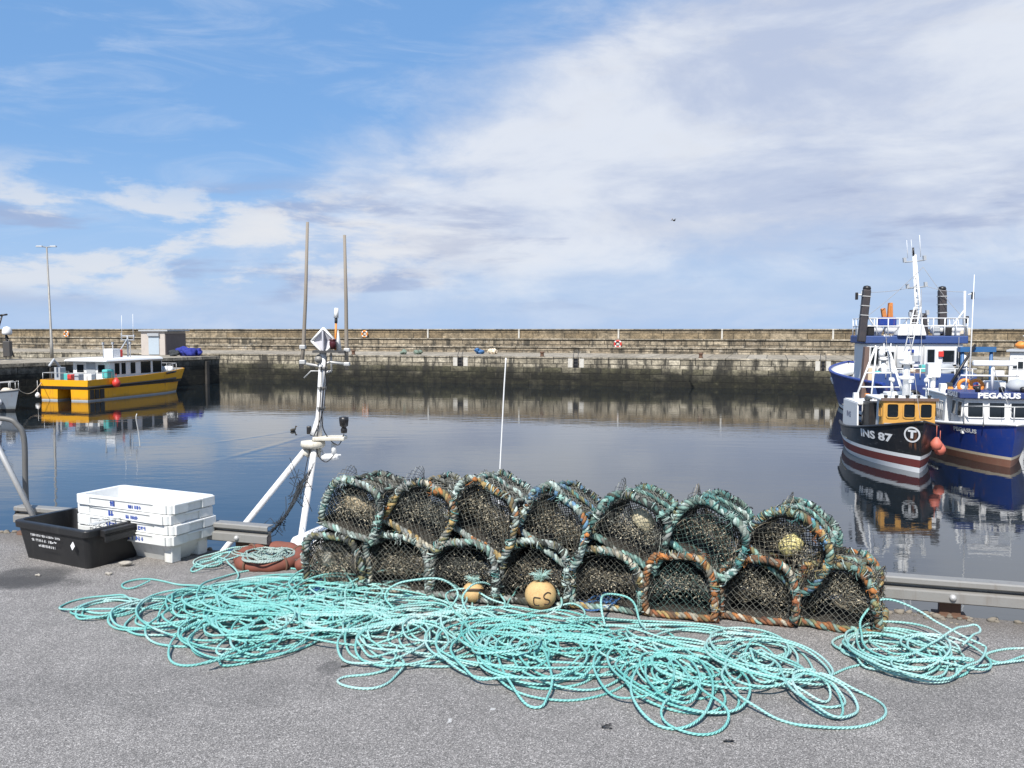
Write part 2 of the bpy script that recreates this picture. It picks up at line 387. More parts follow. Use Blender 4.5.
def water_mat():
    m, t, b = new_mat('harbour_water'); o = coords(t)
    b.inputs['Base Color'].default_value = (.006, .010, .013, 1); b.inputs['IOR'].default_value = 2.0
    b.inputs['Roughness'].default_value = .015
    n1 = t.noise(t.mapping(o, (.55, 1.5, 1), (0, 0, 0), (0, 0, R(8))), .9, 3, .5, .2)
    n2 = t.noise(t.mapping(o, (.8, 2.0, 1), (5, 2, 0), (0, 0, R(-12))), 3.2, 3, .55)
    n3 = t.noise(t.mapping(o, (.25, .5, 1)), .35, 2, .5)
    patch = t.sstep(t.noise(t.mapping(o, (.4, 1, 1)), .07, 3, .5), .40, .66)          # cat's-paws of breeze
    h = t.math('ADD', t.math('MULTIPLY', n1, .5), t.math('MULTIPLY', t.math('MULTIPLY', n2, .17), t.math('MULTIPLY_ADD', patch, 1.0, .35)))
    h = t.math('ADD', h, t.math('MULTIPLY', n3, .8))
    # wakes of the two swimming ducks
    X, Y, Z = t.sep(o)[:3]
    for a, bq in DUCKS:
        L = (bq - a).length; u = (bq - a) / L; nrm = Vector((-u.y, u.x, 0))
        s = t.math('ADD', t.math('MULTIPLY', t.math('SUBTRACT', X, a.x), u.x), t.math('MULTIPLY', t.math('SUBTRACT', Y, a.y), u.y))
        d = t.math('ADD', t.math('MULTIPLY', t.math('SUBTRACT', X, a.x), nrm.x), t.math('MULTIPLY', t.math('SUBTRACT', Y, a.y), nrm.y))
        d = t.math('ABSOLUTE', t.math('SUBTRACT', d, t.math('MULTIPLY', t.math('SINE', t.math('MULTIPLY', s, .22)), .35)))
        w = t.math('MULTIPLY', t.math('SUBTRACT', 1.0, t.sstep(d, 0.0, .35)), t.math('MULTIPLY', t.sstep(s, 0, .3), t.math('SUBTRACT', 1.0, t.sstep(s, L * .5, L))))
        h = t.math('ADD', h, t.math('MULTIPLY', w, .28))
    t.link(t.bump(h, .20, .05), b.inputs['Normal']); return m

M = {}
# quay edge line and the survey of the far walls
E0, E1 = G(0, 531), G(1024, 622)
EU = (E1 - E0).normalized(); EN = Vector((-EU.y, EU.x, 0))       # along the edge, outwards over the water
if EN.y < 0: EN = -EN
PL, PR = G(220, 353.6, ZF), G(830, 359.6, ZF)
WU = (PR - PL).normalized(); WN = Vector((-WU.y, WU.x, 0))
if WN.y > 0: WN = -WN                                             # wall faces us
JA, JB = G(0, 364, ZF), G(219, 356, ZF); JU = (JB - JA).normalized(); JN = Vector((JU.y, -JU.x, 0))
DUCKS = [(G(293, 431, ZW), G(150, 450, ZW)), (G(312, 434, ZW), G(170, 470, ZW))]

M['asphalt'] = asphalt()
M['quay_face'] = concrete('quay_face', (.22, .20, .17), (.03, .03, .022))
M['quay_top'] = concrete('quay_top', (.40, .37, .32), (.22, .20, .17), .3)
M['water'] = water_mat()

# ================================================================ water and ground
mb = MB(); mb.add([(-3000, -3000, ZW), (3000, -3000, ZW), (3000, 3000, ZW), (-3000, 3000, ZW)], [(0, 1, 2, 3)])
tag(mb.build('water', M['water']), kind='structure')
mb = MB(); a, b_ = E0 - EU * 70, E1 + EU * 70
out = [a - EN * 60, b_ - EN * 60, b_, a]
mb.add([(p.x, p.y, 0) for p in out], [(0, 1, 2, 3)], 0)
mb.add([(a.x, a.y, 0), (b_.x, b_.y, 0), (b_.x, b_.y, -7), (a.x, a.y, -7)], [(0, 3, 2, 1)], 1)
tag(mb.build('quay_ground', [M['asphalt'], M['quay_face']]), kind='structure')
# crumbled lip of the edge
mb = MB(); g = np.random.default_rng(3)
for i in range(230):
    s = g.uniform(-.6, 7.8); p = E0 + EU * s - EN * abs(g.normal(0, .06)); q = g.uniform(.006, .02)
    mb.blob((p.x, p.y, q * .3), (q * 1.4, q, q * .8), .3, 0, 5, i, 2)
M['grit'] = concrete('grit', (.24, .21, .17), (.10, .09, .07), 6)
tag(mb.build('gravel', M['grit']), kind='stuff')

# ================================================================ far quay, sea wall
def wall_frame(origin, u): return Matrix.Translation(origin) @ Matrix.Rotation(math.atan2(u.y, u.x), 4, 'Z')
WF = wall_frame(Vector((PL.x, PL.y, 0)), WU)          # local x along the wall, local y into the land
WL0, WL1 = -120.0, 130.0
def strip_wall(name, mat, y0, y1, z0, z1, parent, lip=0.0, mat2=None, step=None):
    mb = MB(); mb.box(((WL0 + WL1) / 2, (y0 + y1) / 2, (z0 + z1) / 2), (WL1 - WL0, y1 - y0, z1 - z0))
    return mb.build(name, mat, parent)
TOP = 1.61; BK = 12.5
sw = empty('harbour_wall', (PL.x, PL.y, 0), math.atan2(WU.y, WU.x), 'long weathered stone sea wall in stepped tiers across the far side of the harbour', 'wall')
fq = empty('stone_quay', (PL.x, PL.y, 0), math.atan2(WU.y, WU.x), 'far stone quay with dark weed along its foot below the sea wall', 'quay')
s_face = stone('quay_masonry', ((.15, .135, .10), (.30, .275, .22), (.44, .41, .34)), bw=1.5, bh=.47, stain=.9, weed=(-2.2, -1.35))
s_foot = stone('weedy_masonry', ((.03, .030, .018), (.09, .087, .055), (.28, .26, .20)), bw=1.7, bh=.55, stain=.95, weed=(-2.6, -1.35), off=.6)
s_low = stone('wall_lower_tier', ((.15, .125, .09), (.27, .23, .175), (.42, .38, .31)), bw=2.2, bh=.6, stain=.85, pale=(.5, .48, .43))
s_mid = stone('wall_middle_tier', ((.13, .11, .08), (.24, .205, .155), (.36, .32, .25)), bw=1.9, bh=.45, stain=.85, pale=(.48, .45, .40), off=.3)
s_top = stone('wall_parapet', ((.14, .11, .072), (.225, .18, .118), (.29, .25, .19)), bw=4.2, bh=1.2, stain=.6, stain_col=(.07, .06, .042), off=.9)
s_cope = stone('wall_coping', ((.20, .185, .15), (.28, .255, .21), (.38, .35, .295)), bw=2.4, bh=1.5, stain=.5)
s_pave = stone('quay_paving', ((.22, .195, .155), (.29, .26, .21), (.36, .33, .28)), bw=1.6, bh=40, stain=.3, stain_col=(.2, .18, .14))
strip_wall('quay_face', s_face, 0, 5, -1.72, ZF - .12, fq)
strip_wall('weedy_foot', s_foot, -.22, 5, -8, -1.725, fq)
strip_wall('edge_coping', s_cope, -.06, 1.1, ZF - .12, ZF, fq)
mb = MB(); mb.box(((WL0 + WL1) / 2, (1.1 + BK + 6) / 2, ZF - .32), (WL1 - WL0, BK + 4.9, .62)); mb.build('deck', s_pave, fq)
strip_wall('lower_tier', s_low, BK, BK + 3, ZF - .1, -.30, sw)
strip_wall('lower_coping', s_cope, BK - .12, BK + 3, -.297, -.19, sw)
strip_wall('middle_tier', s_mid, BK + .8, BK + 3, -.187, .52, sw)
strip_wall('middle_coping', s_cope, BK + .68, BK + 3, .523, .63, sw)
strip_wall('parapet', s_top, BK + 1.35, BK + 2.9, .633, TOP - .13, sw)
strip_wall('parapet_coping', s_cope, BK + 1.25, BK + 3, TOP - .127, TOP, sw)

# the side quay on the left (yellow boat lies along it)
jl = empty('side_quay', (JA.x, JA.y, 0), math.atan2(JU.y, JU.x), 'dark shaded concrete side quay behind the yellow boat', 'quay')
JL = (JB - JA).length
s_jet = stone('side_quay_face', ((.05, .05, .045), (.10, .10, .09), (.17, .165, .15)), bw=2.5, bh=.8, stain=.7, weed=(-1.9, -1.2), off=.2)  # shade on this face is put into the dark stone tones
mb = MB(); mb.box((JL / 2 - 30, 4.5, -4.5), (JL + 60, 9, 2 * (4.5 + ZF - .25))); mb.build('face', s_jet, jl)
mb = MB(); mb.box((JL / 2 - 30, 4.45, ZF - .125), (JL + 60.1, 9.1, .246)); mb.build('deck', s_pave, jl)
for k in range(5):
    mb = MB(); xx = JL - 1.5 - k * 3.6; mb.box((xx, -.13, -2.3), (.3, .24, 2.2)); mb.build('fender_pile', concrete('pile_wood', (.05, .045, .04), (.02, .02, .018), 2), jl, bevel=.02) if k == 0 else None
    if k == 0: fp = bpy.data.objects['fender_pile']
    else:
        c_ = fp.copy(); COL.objects.link(c_); c_.parent = jl; c_.location.x = -k * 3.6
# ================================================================ things on the near quay
M['galv'] = paint('galvanised_steel', (.46, .46, .45), .5, .5, (.20, .17, .14), 3, .35)
M['galv_dull'] = paint('dull_galvanised_steel', (.27, .265, .25), .55, .6, (.16, .12, .09), 3, .3)
M['hoop_steel'] = paint('tarnished_steel', (.15, .15, .145), .55, .6, (.10, .08, .06), 4, .3)
M['dark_steel'] = paint('dark_steel', (.06, .06, .06), .6, .5, (.14, .08, .05), 4, .2)
M['rust'] = paint('rusty_steel', (.12, .065, .04), .8, .6, (.05, .035, .03), 5)
M['white'] = paint('white_paint', (.72, .72, .71), .4, .22, (.42, .38, .32), 2)
M['black'] = paint('black_paint', (.014, .014, .015), .38, .45, (.085, .06, .045), 2)
M['mastwhite'] = paint('chipped_white_paint', (.70, .70, .69), .45, .75, (.30, .17, .09), 5)
M['blackplastic'] = paint('black_plastic', (.012, .012, .013), .42, .4, (.06, .058, .055), 2.5)
M['fishbox'] = paint('white_box_plastic', (.68, .69, .68), .45, .55, (.40, .36, .28), 2.2)
M['fishbox2'] = paint('off_white_box_plastic', (.64, .65, .63), .5, .55, (.33, .29, .22), 2.6)
M['print_white'] = paint('white_print', (.75, .75, .75), .6, .3, (.2, .2, .2), 18, bump=0)
M['print_blue'] = paint('blue_print', (.03, .08, .38), .5, .35, (.5, .52, .6), 16, bump=0)
M['orange'] = paint('worn_orange_foam', (.19, .058, .036), .75, .9, (.09, .05, .04), 4)
M['red'] = paint('red_plastic', (.60, .045, .035), .45, .4, (.3, .08, .06), 3)
M['rope_mint'] = None

def rz_of(u): return math.atan2(u.y, u.x)

# ---- crash barrier along the edge: two folded beams with a groove between, posts behind
def barrier(s0, s1, label, posts, group='crash barrier lengths along the quay edge'):
    p = E0 + EU * s0 - EN * .02; o = empty('crash_barrier', (p.x, p.y, 0), rz_of(EU), label, 'barrier', group)
    L = s1 - s0
    prof = [(0, .085), (-.045, .093), (-.058, .10), (-.058, .150), (-.045, .157), (-.004, .163), (-.004, .178), (-.04, .184), (-.05, .19), (-.05, .214), (-.04, .221), (.03, .222)]
    back = [(y + .006, z - .003) for y, z in prof[:-1]][::-1]
    pts = prof + [(.03, .215)] + back
    n = len(pts); mb = MB(); V = []; g = np.random.default_rng(int(s0 * 10) + 50)
    xs = np.linspace(0, L, max(8, int(L * 5)))
    for x in xs:
        w = .004 * math.sin(x * 2.3 + s0) + g.normal(0, .0012); zz = .005 * math.sin(x * 1.1 + 1)
        V += [(x, y + w, z + zz) for y, z in pts]
    Q = [(i * n + k, (i + 1) * n + k, (i + 1) * n + (k + 1) % n, i * n + (k + 1) % n) for i in range(len(xs) - 1) for k in range(n)]
    mb.add(V, np.array(Q)); mb.add(V[:n], [tuple(range(n))]); mb.add(V[-n:], [tuple(range(n))[::-1]])
    mb.build('beam', M['galv_dull'], o)
    for x in posts:
        mb = MB(); mb.box((x, .025, .065), (.11, .05, .20), 0); mb.box((x, .026, .005), (.17, .11, .012)); po = mb.build('post', M['rust'], o, bevel=.004)
        mb = MB(); mb.lathe([(0, .022), (.012, .02), (.018, .012), (.02, 0), (.02, -.006)], (x, -.058, .125), (0, -1, 0), 12); mb.build('bolt', M['galv'], o)
    return o
sx = lambda px, py: (G(px, py) - E0).dot(EU)
barrier(sx(22, 533), sx(272, 556), 'worn crash barrier length behind the black bin and the white boxes', [.25, sx(243, 553) - sx(22, 533)])
s1 = sx(330, 561)
barrier(s1, sx(1024, 622) + 8, 'grey crash barrier length with a round bolt, running out to the right of the creels', [.5, 3.0, sx(949, 615) - s1, sx(949, 615) - s1 + 3])

# ---- ladder handrail at the far left
def pipe(mb, ctrl, r, n=40, seg=10): return mb.tube(smooth_path(ctrl, n), r, seg)
p = G(26, 533); dY = p.y; top = D(27, 430, dY)
o = empty('ladder_handrail', (p.x, p.y, 0), 0, 'dull steel hoop handrail of the quay ladder at the left of the black bin', 'handrail')
zt = top.z + .09
mb = MB(); pipe(mb, [(.01, 0, 0), (.01, 0, .4), (.012, 0, zt - .16), (-.03, -.01, zt - .05), (-.12, -.02, zt), (-.45, -.05, zt + .01), (-.56, -.06, zt - .05), (-.60, -.07, zt - .18), (-.60, -.07, .4), (-.60, -.07, 0)], .0205, 90)
mb.build('hoop', M['hoop_steel'], o)
for q in ((.01, 0), (-.60, -.07)):
    mb = MB(); mb.lathe([(0, .02), (.07, .02), (.075, 0)], (q[0], q[1], 0), seg=16); mb.build('foot_plate', M['rust'], o)
p = G(44, 540); a = D(-40, 372, p.y + .2)
o = empty('steel_pole', (p.x, p.y, 0), 0, 'bright galvanised pole leaning to the left behind the black bin', 'pole')
mb = MB(); mb.tube([(0, 0, .02), (a.x - p.x, a.y - p.y, a.z)], .021, 12); mb.build('tube', M['galv'], o)
mb = MB(); mb.lathe([(.021, -.01), (.03, -.01), (.03, .06), (.021, .06)], (0, 0, .02), (a.x - p.x, 0, a.z), 12); mb.build('collar', M['galv_dull'], o)

# ---- black fish bin
def tub_shell(mb, L, Wd, Hh, tap, th, floor, rim, mat=0, z0=0.0):
    """open tapered box, walls of thickness th, folded rim"""
    def ring(l, w, z, r=.035, n=5):
        P = []
        for cx, cy, a0 in ((l / 2 - r, w / 2 - r, 0), (-l / 2 + r, w / 2 - r, 90), (-l / 2 + r, -w / 2 + r, 180), (l / 2 - r, -w / 2 + r, 270)):
            for k in range(n): P.append((cx + r * math.cos(R(a0 + 90 * k / (n - 1))), cy + r * math.sin(R(a0 + 90 * k / (n - 1))), z))
        return P
    rings = [ring(L - 2 * tap, Wd - 2 * tap, z0), ring(L - .1 * tap, Wd - .1 * tap, z0 + Hh - rim), ring(L + .03, Wd + .03, z0 + Hh - rim + .002), ring(L + .035, Wd + .035, z0 + Hh - .006),
             ring(L + .025, Wd + .025, z0 + Hh), ring(L - 2 * th, Wd - 2 * th, z0 + Hh), ring(L - 2 * th - 1.8 * tap, Wd - 2 * th - 1.8 * tap, z0 + floor)]
    n = len(rings[0]); V = [p for r_ in rings for p in r_]; Q = []
    for i in range(len(rings) - 1):
        for k in range(n): Q.append((i * n + k, i * n + (k + 1) % n, (i + 1) * n + (k + 1) % n, (i + 1) * n + k))
    mb.add(V, np.array(Q), mat); mb.add(rings[0], [tuple(range(n))[::-1]], mat); mb.add(rings[-1], [tuple(range(n))], mat)

A = G(87, 570); B = G(24, 557.5); u = (A - B).normalized(); v = Vector((-u.y, u.x, 0)); Lb = (A - B).length
bc = (A + B) / 2 + v * .21
bin_ = empty('fish_bin', (bc.x, bc.y, 0), rz_of(u), 'scuffed black plastic bin with white lettering, standing before the barrier', 'bin')
mb = MB(); tub_shell(mb, Lb + .07, .46, .27, .035, .02, .05, .05); mb.build('tub', M['blackplastic'], bin_, bevel=.005)
for sx_ in (-1, 1):
    mb = MB(); xx = sx_ * (Lb / 2 + .065); mb.box((xx, 0, .236), (.07, .28, .05)); mb.box((xx + sx_ * .028, 0, .211), (.014, .28, .07)); mb.build('grip', M['blackplastic'], bin_, bevel=.008)
mb = MB()
def scribble(mb, words, size, origin, u, v, seed):
    """worn print, no longer readable: rows of short strokes at the size of letters"""
    g = np.random.default_rng(seed); u, v, o_ = np.array(u, float), np.array(v, float), np.array(origin, float); x = 0.0
    for n in words:
        for k in range(n):
            w = size * .62
            for q in range(g.integers(2, 4)):
                horiz = g.random() < .45; cx = x + g.uniform(.1, .5) * size; cz = g.uniform(.12, .8) * size; a, b = (w * .8, size * .2) if horiz else (size * .2, size * .85)
                if not horiz: cz = size * .45
                P = [o_ + (cx + i * a / 2) * u + (cz + j * b / 2) * v for i, j in ((-1, -1), (1, -1), (1, 1), (-1, 1))]
                mb.add(P, [(0, 1, 2, 3)])
            x += size * .72
        x += size * .45
def bin_y(z): return -.23 - .006 - .035 + .0355 * z / .22
for words, size, x, z, sd_ in (([8, 3, 6, 4], .019, -.20, .180, 1), ([2, 5, 2, 6], .022, -.18, .148, 2), ([9, 2], .022, -.10, .116, 3)):
    scribble(mb, words, size, (x, bin_y(z), z), (1, 0, 0), (0, -.15, 1), sd_)
mb.build('lettering', M['print_white'], bin_)
mb = MB(); mb.prism([(.0, -.028), (.022, 0), (0, .028), (-.022, 0)], 0, .002, 0, Matrix.Translation((Lb / 2 - .085, bin_y(.16) - .002, .16)) @ Matrix.Rotation(R(90 - 6), 4, 'X')); mb.build('emblem', M['print_white'], bin_)
# twine lying over the bin's back corner
mb = MB(); g = np.random.default_rng(5)
for k in range(4): mb.tube(smooth_path([(.18 + .03 * k, .21, .29), (.12 + .02 * k, .10 + g.normal(0, .03), .27), (.2 + g.normal(0, .03), -.02, .22 + .02 * k), (.28, .05 * k - .05, .285), (.30 + .02 * k, -.18, .296)], 30), .004, 5)
tw = mb.build('twine', M['fishbox2']); tw.matrix_world = bin_.matrix_basis.copy()
tw.location = bin_.location; tw.rotation_euler = bin_.rotation_euler
tag(tw, 'tangle of pale twine hanging into the black bin', 'twine')

# ---- stack of white fish boxes
T0 = G(169, 505.5, .41); ub = Vector((-.90, .436, 0)).normalized(); vb = Vector((.436, .90, 0)).normalized()
BL, BW = .90, .38
cb = T0 + ub * BL / 2 + vb * BW / 2; rzb = rz_of(-ub)
def fish_box(z, label, lettering, first=False, rot=0.0, mat='fishbox', dx=0, dy=0):
    o = empty('fish_box', (cb.x + dx, cb.y + dy, z), rzb + rot, label, 'fish box', 'white fish boxes in the nested stack')
    mb = MB(); Hh = .20
    tub_shell(mb, BL, BW, Hh, .075 if first else .05, .022, .025, .072); mb.build('tub', M[mat], o, bevel=.004)
    # recessed label panels are framed by raised bands on the long side, hand holes in the short ends
    mb = MB()
    for x0, w in ((-.37, .12), (.37, .12)): mb.box((x0, -BW / 2 - .020, Hh - .036), (w, .014, .064))
    mb.box((0, -BW / 2 - .019, Hh - .008), (.64, .012, .012)); mb.box((0, -BW / 2 - .019, Hh - .064), (.64, .012, .010)); mb.build('rim_band', M[mat], o, bevel=.004)
    for s in (-1, 1):
        mb = MB(); X = s * (BL / 2 + .021)
        mb.box((X, -.125, Hh - .036), (.016, .12, .066)); mb.box((X, .125, Hh - .036), (.016, .12, .066)); mb.box((X, 0, Hh - .010), (.016, .13, .014)); mb.build('end_band', M[mat], o, bevel=.004)
    if first:
        for s in (-1, 1):
            for yy in (-.15, .15):
                mb = MB(); mb.box((s * (BL / 2 - .055), yy * .8, .065), (.07, .08, .128), 0, None, (1.15, 1.0)); mb.build('corner_foot', M[mat], o, bevel=.006)
    if lettering:
        mb = MB()
        for words, size, xx in lettering: scribble(mb, words, size, (xx, -BW / 2 - .0205, Hh - .058), (1, 0, 0), (0, 0, 1), int(z * 1000) + len(words))
        mb.build('lettering', M['print_blue'], o)
    return o
fish_box(0, 'lowest white fish box of the stack, standing on the asphalt beside the black bin', [([4, 3], .036, .02)], True, 0, 'fishbox2')
fish_box(.072, 'second white fish box from the bottom of the nested stack', [([5], .036, -.18), ([5], .034, .10)], False, R(1.4), dx=.008)
fish_box(.144, 'third white fish box of the stack, with a blue mark under the top box', [([2], .046, -.12), ([6], .030, .06)], False, R(-1.3), dx=-.006, dy=.006)
fish_box(.216, 'topmost white fish box, open and empty, on the nested stack', [([2], .046, -.12), ([6], .030, .06)], False, R(.9), dx=.004)
p = cb + Vector((.02, -.1, .36))
mb = MB(); pipe(mb, [(0, 0, 0), (-.01, .005, .10), (-.022, .0, .20), (-.02, .01, .235)], .004, 20, 6); hk = mb.build('hook', M['galv'], loc=p)
tag(hk, 'thin steel hook sticking up out of the top white box', 'hook')
p = G(125, 565)

# ---- pale stones, a scrap and twigs on the asphalt
for (px, py, r_, lab) in ((125, 566, .036, 'pale broken stone lying between black bin and white boxes'), (109, 575, .02, 'small flat white chip lying in front of the black bin'), (38, 576, .014, 'tiny white pebble lying on the dark patch')):
    p = G(px, py); mb = MB(); mb.blob((0, 0, r_ * .5), (r_ * 1.3, r_ * .8, r_ * .55), .3, 0, 9, px, 2.5); tag(mb.build('stone', M['quay_top'], loc=p), lab, 'stone')
for (px, py, lab, sd_) in ((345, 667, 'brown weed scrap lying just below the pale loop of rope', 1), (606, 728, 'dark twig lying on the asphalt near the bottom edge of the photo', 2), (728, 742, 'short dark twig lying below the hanging loop of rope', 3)):
    p = G(px, py); mb = MB(); g = np.random.default_rng(sd_ + 40)
    for k in range(4):
        a = g.uniform(-.5, .5); q = [(-.018 * math.cos(a), -.018 * math.sin(a), .003)]
        for j in range(4): q.append((q[-1][0] + .010, q[-1][1] + g.normal(0, .005), .004 + abs(g.normal(0, .004))))
        mb.tube(q, .0019, 5)
    tag(mb.build('twig', M['blackplastic'], loc=p), lab, 'twig')

# ---- orange ring fender with a rope coil thrown over it
p = G(262, 571); p.y += .19
o = empty('ring_fender', (p.x, p.y, 0), R(-10), 'worn orange foam ring lying on the asphalt beside the creels', 'ring fender')
th = np.linspace(0, 2 * PI, 60, endpoint=False); g = np.random.default_rng(9)
mb = MB(); rr = .041 + .004 * np.sin(th * 5) + .003 * np.sin(th * 11 + 1)
v_, f_ = tube(np.stack([.205 * np.cos(th), .185 * np.sin(th), .043 + .018 * np.sin(th)], 1), rr, 14, (0, 0, 1), True); mb.add(v_, f_, 0, True); mb.build('ring', M['orange'], o)
for a in (35, 150, 250, 320):
    mb = MB(); c_ = np.array((.205 * math.cos(R(a)), .185 * math.sin(R(a)), .043 + .018 * math.sin(R(a)))); q = np.linspace(0, 2 * PI, 20, endpoint=False)
    rad = np.array((math.cos(R(a)), math.sin(R(a)), 0)); P = c_ + .046 * (np.cos(q)[:, None] * rad + np.sin(q)[:, None] * np.array((0, 0, 1)))
    v_, f_ = tube(P, .008, 6, (-math.sin(R(a)), math.cos(R(a)), .01), True); mb.add(v_, f_, 0, True); mb.build('band', M['rust'], o)
p2 = G(301, 573); p2.y += .05
o = empty('float', (p2.x, p2.y, 0), R(70), 'dull red pear shaped float between orange ring and creels', 'float')
mb = MB(); mb.lathe([(0, -.06), (.028, -.056), (.044, -.03), (.047, .0), (.04, .035), (.022, .06), (.014, .08), (.0, .085)], (0, 0, .047), (1, .1, .05), 18); mb.build('body', M['orange'], o)
mb = MB(); q = np.linspace(0, 2 * PI, 20, endpoint=False); v_, f_ = tube(np.stack([.095 + .018 * np.cos(q), 0 * q, .052 + .018 * np.sin(q)], 1), .008, 6, (0, 1, 0), True); mb.add(v_, f_, 0, True); mb.build('eye', M['orange'], o)

# ---- round net buoys
M['buoy'] = paint('faded_buoy_foam', (.55, .38, .17), .7, .95, (.42, .15, .05), 16, bump=.6)
M['marker'] = paint('marker_ink', (.03, .02, .015), .7, .2, (.1, .06, .04), 9, bump=0)
M['frayed'] = paint('frayed_rope', (.40, .60, .55), .9, .4, (.5, .55, .5), 9)
def buoy(px, py, r_, label, marks, band):
    p = G(px, py); p.y += r_ * .8
    o = empty('buoy', (p.x, p.y, 0), 0, label, 'buoy', 'round fishing buoys in front of the creels')
    prof = [(0.001, -r_ * .95)] + [(r_ * 1.03 * math.cos(a), r_ * .93 * math.sin(a)) for a in np.linspace(-1.45, 1.45, 15)] + [(.012, r_ * .93), (.001, r_ * .90)]
    mb = MB(); mb.lathe(prof, (0, 0, r_ * .95), (.05, -.15, 1), 28); mb.build('ball', M['buoy'], o)
    if marks:
        mb = MB()
        for (cx, cz), pts in zip(marks, ([(.020, .022), (-.012, .024), (-.018, .010), (-.016, -.012), (-.006, -.022), (.014, -.020)], [(.024, .026), (.006, .034), (-.014, .022), (-.012, .004), (.008, -.004), (.020, -.018), (.006, -.034), (-.012, -.030)])):
            P = []
            for q_ in smooth_path([(*p_, 0) for p_ in pts], 20):
                x_, z_ = cx + q_[0], cz + q_[1]; yy = -math.sqrt(max((r_ * 1.03) ** 2 - x_ * x_ - (z_ * 1.1) ** 2, 1e-5)) - .001; P.append((x_, yy, r_ * .95 + z_))
            mb.tube(P, .0035, 6)
        mb.build('lettering', M['marker'], o)
    if band:
        q = np.linspace(0, 2 * PI, 30, endpoint=False); mb = MB(); P = np.stack([r_ * .98 * np.cos(q), r_ * .98 * np.sin(q) * .9 - .01, r_ * 1.15 + .35 * r_ * np.sin(q + 3.14)], 1)
        v_, f_ = tube(P, .006, 6, (0, 0, 1), True); mb.add(v_, f_, 0, True); mb.build('band', M['rust'], o)
    mb = MB(); g = np.random.default_rng(px)
    for k in range(150):
        a = g.uniform(0, 6.28); l = g.uniform(.3, 1) * r_ * .85; q = [(0, -.02, r_ * 1.8), (l * .35 * math.cos(a), l * .35 * math.sin(a) - .02, r_ * 1.8 + l * .7), (l * .8 * math.cos(a) + g.normal(0, .01), l * .6 * math.sin(a) - .02, r_ * 1.8 + l * g.uniform(.6, 1.1))]
        mb.tube(smooth_path(q, 8), .0011, 3, caps=False)
    mb.build('rope_tuft', M['frayed'], o)
buoy(541, 613, .088, 'larger faded orange buoy with dark letter marks, before the creels', [(-.024, -.014), (.030, .002)], False)
buoy(473, 605, .064, 'smaller faded orange buoy with a dark band round it, half under rope', None, True)
# ================================================================ lobster creels
M['wrap'] = colattr_mat('wrapped_rope', .9, 160, .7, .5)
M['net'] = colattr_mat('creel_netting', .85, 90, .5, 0)
M['slat'] = paint('creel_slats', (.045, .04, .032), .85, .5, (.04, .035, .03), 6)
PAL = {'mint': (.24, .40, .35), 'teal': (.07, .21, .20), 'cream': (.47, .43, .34), 'grey': (.25, .265, .25), 'orange': (.42, .16, .045),
       'rust': (.26, .095, .04), 'blue': (.11, .23, .36), 'olive': (.20, .19, .09), 'dark': (.028, .034, .033), 'gold': (.40, .28, .11), 'pale': (.43, .52, .48)}
PW, PH, PD = .405, .355, .41

SHP = {'e1': .72, 'e2': .74, 'w': 1.0, 'h': 1.0, 'sh': 0.0, 'b': .42, 'd': 0.0}
def profile(n=48, w=PW, h=PH, inset=0.0):
    """D outline from the left foot over the top to the right foot, rounded shoulders"""
    a, hh = w / 2 * SHP['w'] - inset, h * SHP['h'] - inset; base = hh * SHP['b']; P = [(-a * .97, 0), (-a, base * .5), (-a, base)]
    for k in range(1, 12):
        q = PI - PI * k / 12; c, s = math.cos(q), math.sin(q)
        P.append((a * abs(c) ** SHP['e1'] * (1 if c > 0 else -1), base + (hh - base) * abs(s) ** SHP['e2']))
    P += [(a, base), (a, base * .5), (a * .97, 0)]
    P3 = np.array([(x_ + SHP['sh'] * z_ + SHP['d'] * math.sin(z_ * 14), 0, z_ - .020 * abs(SHP['sh']) * 10 * max(0, 1 - abs(x_) / .1) * (z_ > base)) for x_, z_ in P]); return resample(P3, .01) if n is None else resample(P3, 1.0 / n)

def wrap_cols(s, pal, g, k):
    names, wts = zip(*pal); keys = np.array([PAL[n_] for n_ in names]); wts = np.array(wts) / sum(wts)
    n = max(2, int(s[-1] / .10) + 2); pick = keys[g.choice(len(keys), n, p=wts)]
    i = np.clip((s / .10 + g.normal(0, .30, len(s)).cumsum() * .01).astype(int), 0, n - 1); c = pick[i]
    turn = np.floor(s / .026).astype(int); m_ = turn.max() + 2; j = g.normal(1, .22, m_)[turn]; u_ = g.random(m_)[turn]; oth = keys[g.choice(len(keys), m_, p=wts)][turn]
    c = np.where((u_ < .30)[:, None], oth, c) * np.clip(j, .5, 1.5)[:, None]; alt = u_ > .80
    c[alt] = c[alt] * .45 + np.array(PAL['dark']) * .55; grime = np.array((.085, .078, .055)); gm = np.clip(.30 + .35 * np.sin(s * 31 + g.uniform(0, 6)) * np.sin(s * 13 + g.uniform(0, 6)) + g.normal(0, .10, m_)[turn], .08, .85)[:, None]; c = c * (1 - gm) + grime * gm
    return np.clip(np.repeat(c, k, 0), .01, .9)

